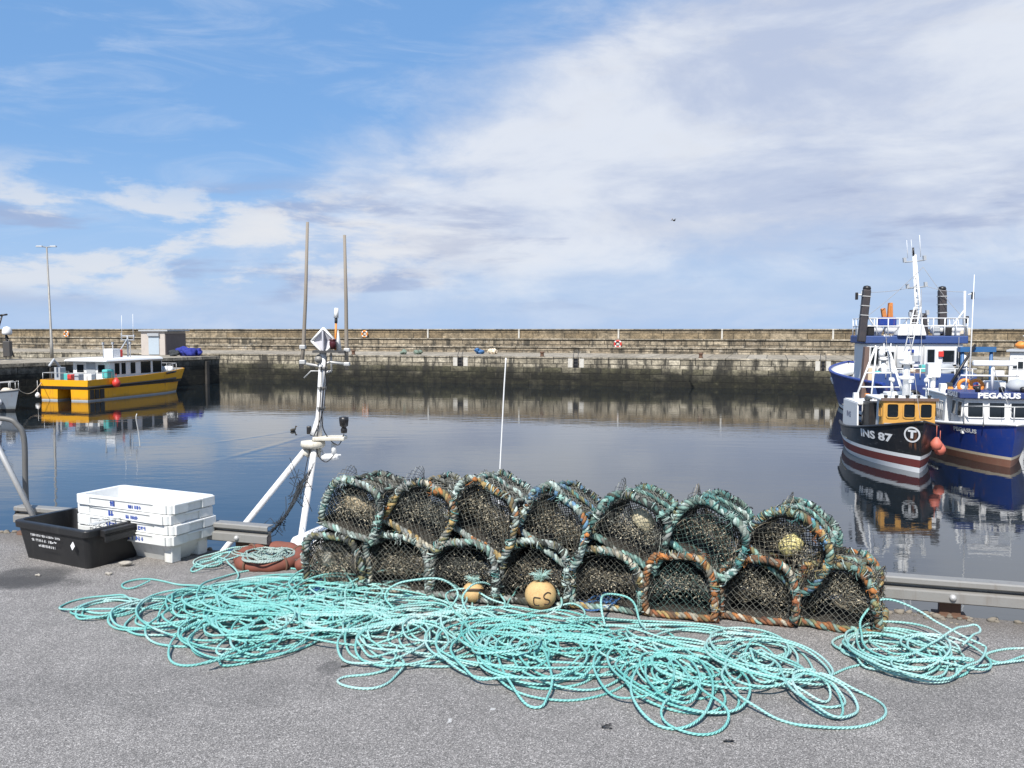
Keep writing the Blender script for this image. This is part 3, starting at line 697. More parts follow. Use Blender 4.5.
def wrap(mb, P, pal, g, rr=.0155, rt=.0105, pitch=.031, closed=False):
    """three-strand twisted rope laid along the frame bar, lumpy and uneven"""
    P = np.asarray(P, float); d = np.concatenate([[0], np.cumsum(np.linalg.norm(np.diff(P, axis=0), axis=1))]); L = d[-1]
    pt = pitch * 2.75 * g.uniform(.88, 1.12); step = pt / 14; s = np.arange(0, L, step)
    C = np.stack([np.interp(s, d, P[:, k]) for k in range(3)], 1)
    kn = np.arange(0, L + .2, .05); C = C + np.stack([np.interp(s, kn, g.normal(0, .0022, len(kn))) for _ in range(3)], 1)
    T = np.gradient(C, axis=0); T /= np.linalg.norm(T, axis=1)[:, None] + 1e-9
    ref = np.array((.31, .83, .46)) if abs(T[len(T) // 2] @ np.array((.31, .83, .46))) < .8 else np.array((.9, -.2, .3))
    N = ref - T * (T @ ref)[:, None]; N /= np.linalg.norm(N, axis=1)[:, None]; B = np.cross(T, N)
    slip = np.interp(s, kn, g.normal(0, .35, len(kn))); p0 = g.uniform(0, 6); R0 = rt * .98
    for k in range(3):
        wob = np.interp(s, kn, g.normal(1, .16, len(kn))); ph = 2 * PI * s / pt + slip + p0 + k * 2.094
        X = C + (R0 * wob)[:, None] * (np.cos(ph)[:, None] * N + np.sin(ph)[:, None] * B)
        v, f = tube(X, rt * np.interp(s, kn, g.normal(1.0, .10, len(kn))), 6, T); mb.add(v, f, 0, True, wrap_cols(s, pal, g, 6))
    for q in range(int(L * 26)):   # chafed yarn ends
        i = g.integers(2, len(s) - 2); a = g.uniform(0, 6.28); o_ = np.cos(a) * N[i] + np.sin(a) * B[i]; p = C[i] + o_ * rt * 1.8
        strand(mb, [p, p + o_ * .006 + T[i] * g.normal(0, .008), p + o_ * g.uniform(.006, .016) + T[i] * g.normal(0, .016)], .0009, wrap_cols(s[i:i + 1], pal, g, 1)[0])

def strand(mb, P, r, col): v, f = tube(P, r, 3, (.37, .51, .77)); mb.add(v, f, 0, False, col)

def sag(x, z, w=PW, h=PH):
    return .035 * max(0, 1 - (2 * x / w) ** 2) * max(0, 1 - (2 * z / h - 1) ** 2)

def inside(x, z, a=PW / 2 - .012, h=PH - .012):
    base = h * SHP['b']
    if z < 0: return False
    x = x - SHP['sh'] * z; a *= SHP['w']; h *= SHP['h']
    if z < base: return abs(x) < a
    if z > h: return False
    q = ((z - base) / (h - base)) ** 1.25; return (abs(x) / a) ** 1.25 + q ** 1.0 < 1.0

def net_on(mb, fn, U, V, cell, r, tone, g, step=.014, keep=None):
    """two diagonal families of twine over a surface fn(u, v), u in 0..U, v in 0..V (metres)"""
    for fam in (-1, 1):
        for k in np.arange(-V, U + V, cell * 1.414):
            kk = k + g.normal(0, cell * .05); run = []
            for t_ in np.arange(0, V + step, step):
                u = kk + fam * t_ + .0035 * math.sin(t_ * 90 + k * 40); ok = 0 <= u <= U
                p = fn(u, min(t_, V)) if ok else None
                if p is not None: run.append((p[0] + g.normal(0, .0012), p[1] + g.normal(0, .0012), p[2] + g.normal(0, .0012)))
                if (p is None or t_ >= V) and run:
                    if len(run) > 2: strand(mb, run, r * g.uniform(.75, 1.25), tone(g))
                    run = []
            if len(run) > 2: strand(mb, run, r * g.uniform(.75, 1.25), tone(g))

def creel(M4, label, pal, pal2, seed, net_tone='dark', extra=None, cell=.026, group='lobster creels in the two-row stack'):
    g = np.random.default_rng(seed); SHP.update(e1=g.uniform(.58, .86), e2=g.uniform(.62, .86), w=g.uniform(.96, 1.03), h=g.uniform(.93, 1.04), sh=g.normal(0, .07), b=g.uniform(.36, .52), d=g.normal(0, .008))
    o = empty('lobster_creel', (0, 0, 0), 0, label, 'lobster creel', group)
    o.matrix_basis = M4
    mb = MB(); pf = profile(60)
    jit = lambda P, a=.0075: P + np.stack([np.interp(np.arange(len(P)), np.linspace(0, len(P), 9), g.normal(0, a, 9)) for _ in range(3)], 1)
    lean = g.normal(0, .012)
    def at(y, inset=0.0):
        P = profile(60, inset=inset).copy(); P[:, 1] = y + P[:, 2] * lean; return P
    wrap(mb, jit(at(0)), pal, g, .0140, .0112, .028)
    wrap(mb, jit(at(PD * .5, .012)), pal2, g, .009, .007, .022); wrap(mb, jit(at(PD, .028)), pal2, g, .0125, .010, .026)
    b = PW / 2 * .97
    for P in (((-b, 0, .006), (b, 0, .006)), ((-b, PD, .006), (b, PD, .006)), ((-b, 0, .006), (-b, PD, .006)), ((b, 0, .006), (b, PD, .006))):
        wrap(mb, jit(resample(np.array(P), .03), .004), pal if P[0][1] == 0 and P[1][1] == 0 else pal2, g, .0138, .0108, .028)
    for fr_ in (.36, .64):
        A0, A1, A2 = at(0), at(PD * .5, .012), at(PD, .028)
        wrap(mb, jit(resample(np.array((A0[int(len(A0) * fr_)], A1[int(len(A1) * fr_)], A2[int(len(A2) * fr_)])), .03), .006), pal2, g, .010, .0075, .024)
    for arr in (at(0), at(PD, .028)):
        for q in range(46):
            i = int(g.uniform(1, len(arr) - 2)); T_ = arr[i + 1] - arr[i - 1]; T_ /= np.linalg.norm(T_) + 1e-9; th = np.linspace(0, 2 * PI, 9); n1 = np.cross(T_, (.2, .9, .1)); n1 /= np.linalg.norm(n1); n2 = np.cross(T_, n1); rr_ = g.uniform(.020, .027)
            v_, f_ = tube(arr[i] + rr_ * (np.cos(th)[:, None] * n1 + np.sin(th)[:, None] * n2) + T_ * np.linspace(-.5, .5, 9)[:, None] * g.normal(0, .035), g.uniform(.0015, .0040), 4, T_); mb.add(v_, f_, 0, True, np.array(PAL[('dark', 'dark', 'grey', 'olive', 'pale', 'teal')[g.integers(0, 6)]]) * g.uniform(.6, 1.2))
    for q in range(5):             # knotted tails
        i = int(g.uniform(2, len(pf) - 3)); c_ = np.array((pf[i][0], 0, max(pf[i][2], .02))); cc = np.array(PAL[pal[q % len(pal)][0]]) * g.uniform(.6, 1.2); mb.blob(c_ + np.array((0, -.016, 0)), (.017, .014, .015), .3, 0, 7, q, 3, cc)
        for k in range(5): P = c_ + np.array((0, -.018, 0)) + np.cumsum(np.concatenate([[(0, 0, 0)], g.normal((0, -.001, -.008), .009, (4, 3))]), 0); P[:, 2] = np.maximum(P[:, 2], .004); v_, f_ = tube(P, .0017, 4); mb.add(v_, f_, 0, True, cc)
    mb.build('rope_frame', M['wrap'], o, use_col=True)
    # netting: two ends and the cover over the hoops
    tones = {'dark': ((.016, .018, .017), (.20, .20, .17)), 'mid': ((.02, .024, .022), (.30, .295, .25)), 'teal': ((.015, .035, .033), (.14, .24, .21)), 'pale': ((.028, .028, .025), (.34, .33, .27))}[net_tone]
    def tone(g_, p=.30):
        a = np.array(tones[0]); c = np.array(tones[1]); return (c if g_.random() < p else a) * g_.uniform(.7, 1.3)
    pr = profile(150, inset=.010); Ls = len(pr) / 150.0; pin = profile(150, inset=.030); bm = [g.normal(0, .008) for _ in range(12)]
    def face(y0, sgn, z0=0.0):
        def fn(u, v):
            x, z = u - PW / 2, v
            return (x, y0 + sgn * sag(x, z) + x * 0, z) if inside(x, z) else None
        return fn
    def shell(P_, dz=0.0):
        def fn(u, v):
            i = min(u * 150, len(P_) - 2); q = P_[int(i)] * (1 - i % 1) + P_[int(i) + 1] * (i % 1); f = v / PD
            sg = 1 - .045 * abs(math.sin(2 * PI * f)) - .07 * f + bm[int(i / 14) % 12] * 2 * math.sin(PI * f)
            return (q[0] * sg, v, max(.004, q[2] * sg))
        return fn
    mb = MB(); mid = np.array(tones[0]) * .58 + np.array(tones[1]) * .42; net_on(mb, face(.002, .35), PW, PH, cell * .95, .0014, lambda g_: mid * g_.uniform(.75, 1.3), g); net_on(mb, face(PD - .012, -1), PW, PH, .014, .0030, lambda g_: np.array((.016, .018, .017)) * g_.uniform(.6, 2.2), g, .02)
    net_on(mb, shell(pr), Ls, PD, .021, .0023, lambda g_: mid * g_.uniform(.4, 1.5), g)
    net_on(mb, shell(pin), Ls, PD, .017, .0030, lambda g_: np.array((.014, .015, .014)) * g_.uniform(.6, 2.6), g, .022)  # added dark inner net, put in to darken the creel's inside
    mb.build('netting', M['net'], o, use_col=True)
    # entrance funnels drawn in to a ring, and loose netting bunched round them
    mb = MB(); cz = PH * .47; fun = (np.array((.27, .235, .17)) if seed % 3 else np.array((.22, .225, .195))) * (.85 if net_tone == 'dark' else 1.1)
    ftone = lambda g_: fun * g_.uniform(.3, 1.3) if g_.random() < .42 else np.array((.025, .025, .022)) * g_.uniform(.6, 1.8)
    for s in (-1, 1):
        tilt = g.normal(0, .03); yc = PD * g.uniform(.30, .42); ph = g.uniform(0, 6)
        def cone(u, v):
            a = u / .075; q = v / .22; rr = (.150 * (1 - q) ** 1.5 + .034) * (1 + .10 * math.sin(a * 3 + ph))
            return (s * (PW / 2 - .014) * (1 - q) + s * .008, yc + rr * math.cos(a) * 1.0, max(.012, cz + rr * math.sin(a) * .92 + tilt * q))
        net_on(mb, cone, .471, .22, .0125, .0014, ftone, g, .011)
    for kk in range(2):            # slack bunches
        cx, cy_, cz2 = g.normal(0, .06), g.uniform(.05, .13), PH * g.uniform(.35, .6); ph = g.uniform(0, 6, 4); rx, rz = g.uniform(.07, .11), g.uniform(.035, .06)
        def bunch(u, v):
            a = u / .05; q = v / .16 * PI; w = 1 + .30 * math.sin(3 * a + ph[0]) + .25 * math.sin(4 * q + ph[1] + 2 * a)
            x_, z_ = cx + rx * math.cos(q) * w, cz2 + rz * math.sin(q) * math.sin(a) * w
            return (x_, max(.014, cy_ + .035 * math.sin(q) * math.cos(a) * w), z_) if inside(x_, z_) else None
        net_on(mb, bunch, .314, .16, .010, .0012, ftone, g, .009)
    n_f = 0; sl = g.normal(0, .25); off = g.normal(0, .02)      # knots and chafed ends in cream and dark tones
    while n_f < 900:
        x_ = g.normal(0, .10); z_ = PH * .47 + off + sl * x_ + g.normal(0, .030 + .22 * abs(x_)) ; y_ = .012 + abs(g.normal(0, .05)) + .03 * (g.random() < .3)
        if not inside(x_ * 1.08, z_ + .012): continue
        n_f += 1; dirn = np.array((x_ * 5 + g.normal(0, .6), g.normal(-.4, .5), (z_ - PH * .42) * 6 + g.normal(0, .7))); dirn /= np.linalg.norm(dirn) + 1e-6
        l = g.uniform(.004, .015); p0 = np.array((x_, y_, z_)); P = np.array([p0, p0 + dirn * l * .5 + g.normal(0, .002, 3), p0 + dirn * l])
        P[:, 1] = np.clip(P[:, 1], .005, PD); u_ = g.random()
        cc = np.array((.70, .62, .46)) * g.uniform(.5, 1.25) if u_ < .45 else fun * g.uniform(.5, 1.6) if u_ < .6 else np.array((.018, .018, .016)) * g.uniform(.6, 2)
        strand(mb, P, g.uniform(.0008, .0019), cc)
    mb.build('funnel_netting', M['net'], o, use_col=True)
    mb = MB()
    for k in range(11): mb.box((0, PD * (k + .5) / 11, .004), (PW * .95, .033, .010))
    mb.build('slat', M['slat'], o)
    # things seen inside some creels
    if extra:
        kind, colr, (ex, ey, ez), r_ = extra; mb = MB(); m_ = paint('creel_' + kind, colr, .6, .6, (.25, .22, .12), 8)
        if kind == 'float': mb.lathe([(0.001, -r_ * 1.2), (r_ * .7, -r_ * 1.1), (r_, -r_ * .5), (r_, r_ * .5), (r_ * .7, r_ * 1.1), (0.001, r_ * 1.2)], (ex, ey, ez), (.1, .1, 1), 18)
        else: mb.blob((ex, ey, ez), (r_ * 1.5, r_, r_), .25, 0, 10, seed, 2)
        mb.build('bait_' + kind if kind != 'float' else 'float', m_, o)
    return o

RL, RR = G(303, 588), G(880, 635); RU = (RR - RL).normalized(); PITCHX = (RR - RL).length / 8
def mat_at(p, yaw, roll=0.0, pitch=0.0):
    c = Vector((0, 0, PH * .46))
    return Matrix.Translation(p) @ Matrix.Rotation(rz_of(RU) + R(yaw), 4, 'Z') @ Matrix.Rotation(R(roll), 4, 'Y') @ Matrix.Rotation(R(pitch), 4, 'X') @ Matrix.Translation(-c)
bottoms = [
 ('dark creel at the left end of the bottom row, a whitish float inside it', [('grey', 3), ('dark', 3), ('olive', 1), ('mint', 1)], [('dark', 3), ('grey', 2)], 'mid', ('float', (.62, .60, .52), (-.095, .10, .16), .048), -6),
 ('grey roped creel second from the left in the bottom row', [('pale', 4), ('grey', 3), ('cream', 2)], [('grey', 2), ('dark', 3)], 'mid', None, -4),
 ('grey roped creel third in the bottom row, behind the smaller buoy', [('grey', 4), ('mint', 2), ('pale', 1)], [('grey', 2), ('dark', 2)], 'dark', None, -4),
 ('dark creel fourth in the bottom row, just left of the larger buoy', [('grey', 3), ('pale', 2), ('dark', 2)], [('dark', 2), ('teal', 1)], 'dark', None, -5),
 ('bottom row creel with mint and cream rope, just right of the larger buoy', [('mint', 4), ('cream', 2), ('pale', 2), ('gold', 1)], [('teal', 2), ('grey', 2)], 'dark', None, -5),
 ('orange and cream roped creel sixth in the bottom row', [('orange', 4), ('cream', 4), ('gold', 2), ('rust', 1)], [('rust', 2), ('grey', 2), ('teal', 1)], 'teal', None, -5),
 ('rusty orange and cream roped creel second from the right in the bottom row', [('rust', 3), ('cream', 3), ('orange', 2), ('mint', 1)], [('rust', 2), ('olive', 2)], 'mid', None, -7),
 ('creel with orange, olive and mint rope at the right end of the bottom row', [('orange', 2), ('olive', 3), ('mint', 3), ('rust', 2), ('gold', 1)], [('olive', 2), ('mint', 2), ('orange', 1), ('gold', 1)], 'mid', None, -15)]
for i, (lab, pal, pal2, nt, ex, yaw) in enumerate(bottoms):
    p = RL + RU * PITCHX * (i + .5); p = Vector((p.x, p.y, PH * .46 + .017)) + Vector((0, .02 * math.sin(i * 2.3), 0))
    creel(mat_at(p, yaw), lab, pal, pal2, 100 + i, nt, ex)
tops = [
 (351, 503, 14, -9, 'grey and mint roped creel at the left end of the top row', [('pale', 3), ('grey', 3), ('dark', 2), ('mint', 2)], [('grey', 2), ('mint', 2), ('dark', 2)], 'pale', ('weed', (.38, .31, .20), (-.02, .12, .16), .06)),
 (419, 507, 24, -9, 'top row creel with orange and cream rope on its lower edge, second from left', [('cream', 3), ('olive', 2), ('gold', 2), ('grey', 3), ('orange', 1)], [('dark', 2), ('grey', 2), ('gold', 1)], 'mid', None),
 (484, 513, 27, -8, 'pale roped creel third in the top row, below the white whip aerial', [('pale', 4), ('grey', 2), ('gold', 2), ('orange', 1)], [('pale', 2), ('grey', 2), ('teal', 1)], 'mid', None),
 (556, 521, 31, -9, 'blue and teal roped creel in the middle of the top row', [('blue', 2), ('pale', 3), ('mint', 2), ('orange', 1)], [('teal', 2), ('blue', 2), ('olive', 1)], 'mid', None),
 (632, 523, 24, -9, 'mint and dark grey roped creel third from the right in the top row', [('mint', 4), ('teal', 2), ('dark', 2), ('grey', 2)], [('mint', 3), ('teal', 2)], 'mid', ('weed', (.45, .40, .27), (.03, .10, .20), .05)),
 (707, 530, 29, -11, 'teal and mint roped creel second from the right in the top row', [('mint', 3), ('teal', 2), ('pale', 3)], [('mint', 3), ('teal', 3), ('pale', 1)], 'teal', None),
 (790, 543, 39, -17, 'most tilted creel at the right end of the top row, yellowish block inside', [('mint', 2), ('teal', 1), ('gold', 2), ('orange', 1), ('blue', 1), ('olive', 1)], [('mint', 3), ('teal', 2), ('pale', 1)], 'pale', ('float', (.66, .58, .25), (-.01, .09, .15), .055))]
for i, (px, py, roll, yaw, lab, pal, pal2, nt, ex) in enumerate(tops):
    q = RL + RU * (G(px, 610) - RL).dot(RU); p = D(px, py + 5, (RL + RU * PITCHX * (i + 1.0)).y + .03)
    creel(mat_at(p, yaw, roll), lab, pal, pal2, 200 + i, nt, ex)
# ================================================================ heaps of mint polypropylene rope, laid strand over strand
def rope_mat(name, ca, cb, cc):
    m, t, b = new_mat(name); uv = t.node('ShaderNodeUVMap').outputs[0]; U, V_, _ = t.sep(uv)[:3]
    tw = t.math('SINE', t.math('MULTIPLY', t.math('ADD', t.math('MULTIPLY', U, 55.0), t.math('MULTIPLY', V_, 3.0)), 6.283))
    o = coords(t); n = t.noise(o, 3.0, 4, .6); n2 = t.noise(t.comb(t.math('MULTIPLY', U, 1.3), 0, 0), 1.0, 4, .6)
    c = t.mix(t.sstep(n2, .36, .62), ca, cb); c = t.mix(t.math('MULTIPLY', t.sstep(n, .55, .72), .6), c, cc)
    c = t.mix(t.math('MULTIPLY', t.sstep(tw, .1, -1.0), .26), c, tuple(.45 * q for q in ca))
    t.link(c, b.inputs['Base Color']); b.inputs['Roughness'].default_value = .55
    t.link(t.bump(tw, .6, .003), b.inputs['Normal']); return m
M['rope_mint'] = rope_mat('mint_rope', (.13, .43, .39), (.26, .56, .52), (.58, .69, .66))
M['rope_pale'] = rope_mat('pale_mint_rope', (.18, .47, .43), (.38, .61, .575), (.66, .71, .685))
M['rope_grey'] = rope_mat('grey_rope', (.20, .33, .30), (.38, .44, .40), (.42, .28, .22))
CELL = .008; GX0, GY0 = -3.0, 2.6; HG = np.zeros((850, 480))
XE, YE = -3.0, 2.6
def lay(P2, dia, lift=None, cap=.085):
    """drop a strand onto what already lies there"""
    P2 = np.asarray(P2); ix = np.clip(((P2[:, 0] - XE) / CELL).astype(int), 2, HG.shape[0] - 3); iy = np.clip(((P2[:, 1] - YE) / CELL).astype(int), 2, HG.shape[1] - 3)
    n = len(P2); Z = np.zeros(n); k = 22; ker = np.hanning(13); ker /= ker.sum(); CH = 60
    for a in range(0, n, CH):
        b = min(n, a + CH); lo, hi = max(0, a - 10), min(n, b + 10)
        base = np.max([HG[ix[lo:hi] + i, iy[lo:hi] + j] for i in (-1, 0, 1) for j in (-1, 0, 1)], axis=0)
        if len(base) > 13:
            mx = np.max([np.roll(base, s) for s in (-3, -2, -1, 0, 1, 2, 3)], axis=0)
            zz = np.convolve(np.pad(mx, 6, 'edge'), ker, 'valid')
        else: zz = base
        z = zz[a - lo:a - lo + (b - a)]
        z = np.where(z > cap * .5, cap * .5 + (z - cap * .5) * .45, z); z = np.minimum(z, cap); Z[a:b] = z
        for i in (-1, 0, 1):
            for j in (-1, 0, 1): np.maximum.at(HG, (ix[a:b] + i, iy[a:b] + j), z + dia * .62)
    ker2 = np.hanning(9); ker2 /= ker2.sum(); Zs = np.convolve(np.pad(Z, 4, 'edge'), ker2, 'valid')
    Zs = Zs + dia * .5
    if lift is not None: Zs = Zs + lift
    return np.column_stack([P2, Zs])

def snoise(n, every, g, amp=1.0):
    k = int(n / every) + 4; v = g.normal(0, amp, k); x = np.arange(n) / every
    i = x.astype(int); f = x - i; c = np.stack([v[np.clip(i + q, 0, k - 1)] for q in (0, 1, 2, 3)])
    return .5 * (2 * c[1] + (c[2] - c[0]) * f + (2 * c[0] - 5 * c[1] + 4 * c[2] - c[3]) * f ** 2 + (3 * c[1] - c[0] - 3 * c[2] + c[3]) * f ** 3)

def coil_path(c, r, loops, g, direction=1, a0=0.0, loose=.32, wander=.13, big=.22, squash=1.0):
    per = max(26, int(2 * PI * r / .022)); n = int(per * loops); a = a0 + direction * np.linspace(0, 2 * PI * loops, n)
    rr = r * (.80 + loose * snoise(n, per * .9, g)); rr = np.clip(rr, r * .30, r * 1.45)
    for k in range(int(loops)):
        if g.random() < big: s = int((k + g.random()) * per); w = per; i = np.arange(max(0, s - w // 2), min(n, s + w // 2)); rr[i] += r * g.uniform(.3, .75) * np.hanning(len(i)) if len(i) > 2 else 0
    cx = c[0] + wander * snoise(n, per * .75, g); cy = c[1] + wander * .9 * snoise(n, per * .75, g)
    el = 1 + .18 * snoise(n, per * 1.6, g); th = snoise(n, per * 2.5, g, .8)
    x_, y_ = rr * np.cos(a) * el, rr * np.sin(a) / el * squash
    P = np.stack([cx + x_ * np.cos(th * .4) - y_ * np.sin(th * .4), cy + x_ * np.sin(th * .4) + y_ * np.cos(th * .4)], 1)
    lift = np.zeros(n)
    return P, lift, per

def rope(label, legs, dia, mat, seed, arcs=(), stand=.12, head=None, tail=None, parent=None, name='rope_coil'):
    """legs: (picture x, picture y, radius in m, loops); one continuous line wanders through them"""
    g = np.random.default_rng(seed); Ps, Ls = [], []
    if head is not None: Ps.append(resample(smooth_path([(*G(*q).xy, 0) for q in head], 60), .02)[:, :2]); Ls.append(np.zeros(len(Ps[-1])))
    for (px, py, r_, loops) in legs:
        P, lf, per = coil_path(G(px, py), r_, loops, g, 1 if g.random() < .6 else -1, g.uniform(0, 6.28), wander=.13 * min(1, (r_ / .30) ** 1.5))
        for k in range(int(loops)):
            if g.random() < stand: s = int((k + g.random()) * per); w = int(per * g.uniform(.5, .9)); i = np.arange(s, min(len(P), s + w)); lf[i] = np.maximum(lf[i], g.uniform(.015, .045) * np.hanning(len(i)) if len(i) > 2 else 0)
        if Ps:                   # a slack bight leads from the last coil to this one
            a, b = Ps[-1][-1], P[0]; ta = Ps[-1][-1] - Ps[-1][-4]; tb = P[3] - P[0]; q = np.linalg.norm(b - a)
            ta = ta / (np.linalg.norm(ta) + 1e-9); tb = tb / (np.linalg.norm(tb) + 1e-9); t_ = np.linspace(0, 1, max(6, int(q / .022) + 6))[1:-1, None]
            h1 = 2 * t_ ** 3 - 3 * t_ ** 2 + 1; h2 = t_ ** 3 - 2 * t_ ** 2 + t_; h3 = -2 * t_ ** 3 + 3 * t_ ** 2; h4 = t_ ** 3 - t_ ** 2
            Ps.append(h1 * a + h2 * ta * q * 1.3 + h3 * b + h4 * tb * q * 1.3); Ls.append(np.zeros(len(Ps[-1])))
        Ps.append(P); Ls.append(lf)
    for pts, hts in arcs:        # separate bights, some standing up in the air
        Q = smooth_path([(*G(q[0], q[1] + h * 190).xy, h) for q, h in zip(pts, hts)], 90); Q = resample(Q, .02)
        a, b = Ps[-1][-1], Q[0, :2]; t_ = np.linspace(0, 1, max(4, int(np.linalg.norm(b - a) / .022)))[1:-1, None]
        if len(t_): Ps.append(a + (b - a) * (3 * t_ ** 2 - 2 * t_ ** 3)); Ls.append(np.zeros(len(t_)))
        Ps.append(Q[:, :2]); Ls.append(np.maximum(Q[:, 2], 0))
    if tail is not None:
        Q = smooth_path([(*Ps[-1][-1], 0)] + [(*G(*q).xy, 0) for q in tail], 80); Q = resample(Q, .02)[1:]; Ps.append(Q[:, :2]); Ls.append(np.zeros(len(Q)))
    P2 = np.concatenate(Ps); lf = np.concatenate(Ls)
    ker = np.hanning(5); ker /= ker.sum()
    P2 = np.stack([np.convolve(np.pad(P2[:, k], 2, 'edge'), ker, 'valid') for k in (0, 1)], 1)
    P2 = P2 + .0035 * np.stack([snoise(len(P2), 5, g), snoise(len(P2), 5, g)], 1); P3 = lay(P2, dia, lf); d = np.concatenate([[0], np.cumsum(np.linalg.norm(np.diff(P3, axis=0), axis=1))])
    seg = 7; v, f = tube(P3, dia / 2 * (1 + .05 * snoise(len(P3), 9, g)), seg); mb = MB(); mb.add(v, f, 0, True)
    o = mb.build(name, mat, parent); me = o.data; uvl = me.uv_layers.new(name='UVMap')
    li = np.zeros(len(me.loops), np.int32); me.loops.foreach_get('vertex_index', li); ring = li // seg; kk = (li % seg).astype(float)
    fidx = np.arange(len(li)) // 4; first = np.repeat(kk.reshape(-1, 4).max(1), 4); kk = np.where((first == seg - 1) & (kk == 0), seg, kk)
    uvl.data.foreach_set('uv', np.column_stack([d[ring], kk / seg]).ravel())
    tag(o, label, 'rope', 'heaps of mint green rope on the asphalt' if name == 'rope_coil' else None)
    return o
DI = .0118
m1, m2 = M['rope_mint'], M['rope_pale']
rope('mint rope tangle at the far left end of the heaps, nearest the black bin', [(110, 606, 0.2, 4), (165, 622, 0.22, 3), (200, 606, 0.27, 6), (232, 618, 0.31, 8), (222, 638, 0.21, 3)], DI, m1, 11, tail=[(262, 655), (225, 668), (222, 660), (255, 650)])
rope('big mint rope heap with the round swirl, in front of orange ring', [(300, 594, 0.3, 7), (262, 606, 0.32, 7), (335, 606, 0.28, 6), (262, 634, 0.24, 12), (290, 628, 0.27, 4)], DI, m1, 12, head=[(150, 585), (128, 590), (124, 584), (150, 580), (200, 590), (262, 596)],
     arcs=[(((300, 610), (292, 585), (330, 566), (352, 590), (350, 606)), (0, .03, .06, .02, 0))])
rope('mint rope heap at the foot of the left creels, one tall arching bight', [(385, 604, 0.28, 6), (368, 618, 0.28, 6), (425, 622, 0.27, 5), (340, 632, 0.21, 4)], DI, m2, 13,
     arcs=[(((345, 612), (352, 590), (395, 574), (440, 578), (466, 596), (462, 618)), (0, .04, .07, .06, .03, 0)), (((462, 618), (430, 606), (400, 604), (360, 600), (310, 594), (318, 604)), (0, .01, .02, .03, .02, 0)), (((395, 620), (385, 604), (402, 590), (440, 586), (458, 600), (450, 618)), (0, .05, .12, .13, .05, 0)), (((352, 640), (400, 662), (398, 676), (372, 690), (338, 684), (345, 678), (388, 672), (396, 655)), (0,) * 8)])
rope('mint rope heap round the smaller buoy', [(455, 634, 0.22, 4), (405, 640, 0.25, 6), (492, 640, 0.25, 5)], DI, m2, 14,
     arcs=[(((455, 622), (446, 602), (470, 592), (500, 604), (540, 612), (570, 604), (585, 615), (560, 626)), (0, .03, .06, .03, .01, .04, .02, 0)), (((560, 626), (520, 620), (490, 616), (470, 620)), (0, 0, 0, 0)), (((470, 625), (462, 606), (480, 586), (498, 592), (505, 615)), (0, .06, .11, .06, 0)), (((505, 615), (520, 585), (552, 582), (562, 605), (545, 622), (530, 628)), (0, .05, .07, .04, 0, 0))])
rope('widest mint rope heap, below the larger buoy', [(545, 650, 0.3, 12), (575, 660, 0.22, 5), (520, 660, 0.25, 6), (590, 648, 0.27, 3)], DI, m1, 15,
     arcs=[(((470, 640), (450, 660), (475, 684), (530, 690), (580, 686), (600, 668)), (0,) * 6)])
rope('flat spread of mint strands stretching right along the foot of the creels', [(660, 652, 0.24, 2), (695, 648, 0.22, 2)], DI, m2, 16, head=[(560, 628), (620, 624), (690, 624), (740, 632), (770, 642), (730, 648), (650, 640), (600, 634), (610, 628), (680, 628), (740, 640), (790, 650), (760, 660), (690, 650)],
     arcs=[(((605, 632), (600, 606), (612, 594), (632, 604), (640, 628), (648, 640)), (0, .09, .12, .09, .02, 0))])
rope('round mint coil with one hanging loop at its lower edge', [(672, 682, 0.185, 10), (690, 674, 0.17, 3), (662, 686, 0.2, 4)], DI, m1, 17, tail=[(700, 700), (727, 718), (720, 732), (690, 736), (662, 724), (668, 710), (690, 700), (705, 690)])
rope('mint coil with long loops trailing to the lower right', [(770, 664, 0.19, 6), (765, 673, 0.15, 3), (808, 692, 0.18, 2)], DI, m2, 18, head=[(885, 664), (852, 668), (820, 680), (770, 682), (735, 676), (722, 664), (745, 655)],
     arcs=[(((760, 660), (725, 680), (735, 702), (780, 722), (830, 730), (876, 724), (886, 708), (860, 694), (820, 685)), (0,) * 9), (((820, 685), (850, 700), (856, 716), (830, 722), (790, 700), (780, 680)), (0,) * 6)])
rope('mint coil at the right end, one bight standing up before the last creel', [(905, 656, 0.23, 9), (884, 653, 0.21, 3), (928, 658, 0.21, 3)], DI, m2, 19, head=[(1060, 650), (1030, 655), (1000, 664), (985, 656), (1010, 650), (1050, 650)],
     arcs=[(((900, 672), (868, 660), (859, 638), (868, 616), (890, 606), (920, 618), (950, 640), (985, 655)), (0, .0, .03, .10, .13, .09, .03, 0)), (((985, 655), (975, 672), (940, 686), (905, 684), (892, 672), (915, 664), (950, 642), (972, 626), (980, 634), (962, 656)), (0, 0, 0, 0, 0, 0, .03, .07, .05, 0))])
# grey green hank on the ring fender, thin ends towards the boxes
HG[:] = 0
for iy in range(HG.shape[1]):
    pass
c_ = G(262, 571); c_.y += .19; xi = ((np.arange(HG.shape[0]) + .5) * CELL + XE)[:, None]; yi = ((np.arange(HG.shape[1]) + .5) * CELL + YE)[None]
rad = np.sqrt((xi - c_.x) ** 2 + ((yi - c_.y) * 1.08) ** 2); HG = np.where(np.abs(rad - .205) < .055, .10, HG)
rope('grey green rope hank thrown over the orange ring', [(270, 565, .15, 8), (264, 563, .13, 5)], .012, M['rope_grey'], 21, stand=.25, name='rope_hank')
rope('pale green line lying in loops between the white boxes and the orange ring', [(222, 562, .13, 2), (205, 565, .15, 2)], .011, M['rope_pale'], 22, tail=[(228, 571), (238, 578), (225, 588), (205, 594)], name='thin_line')
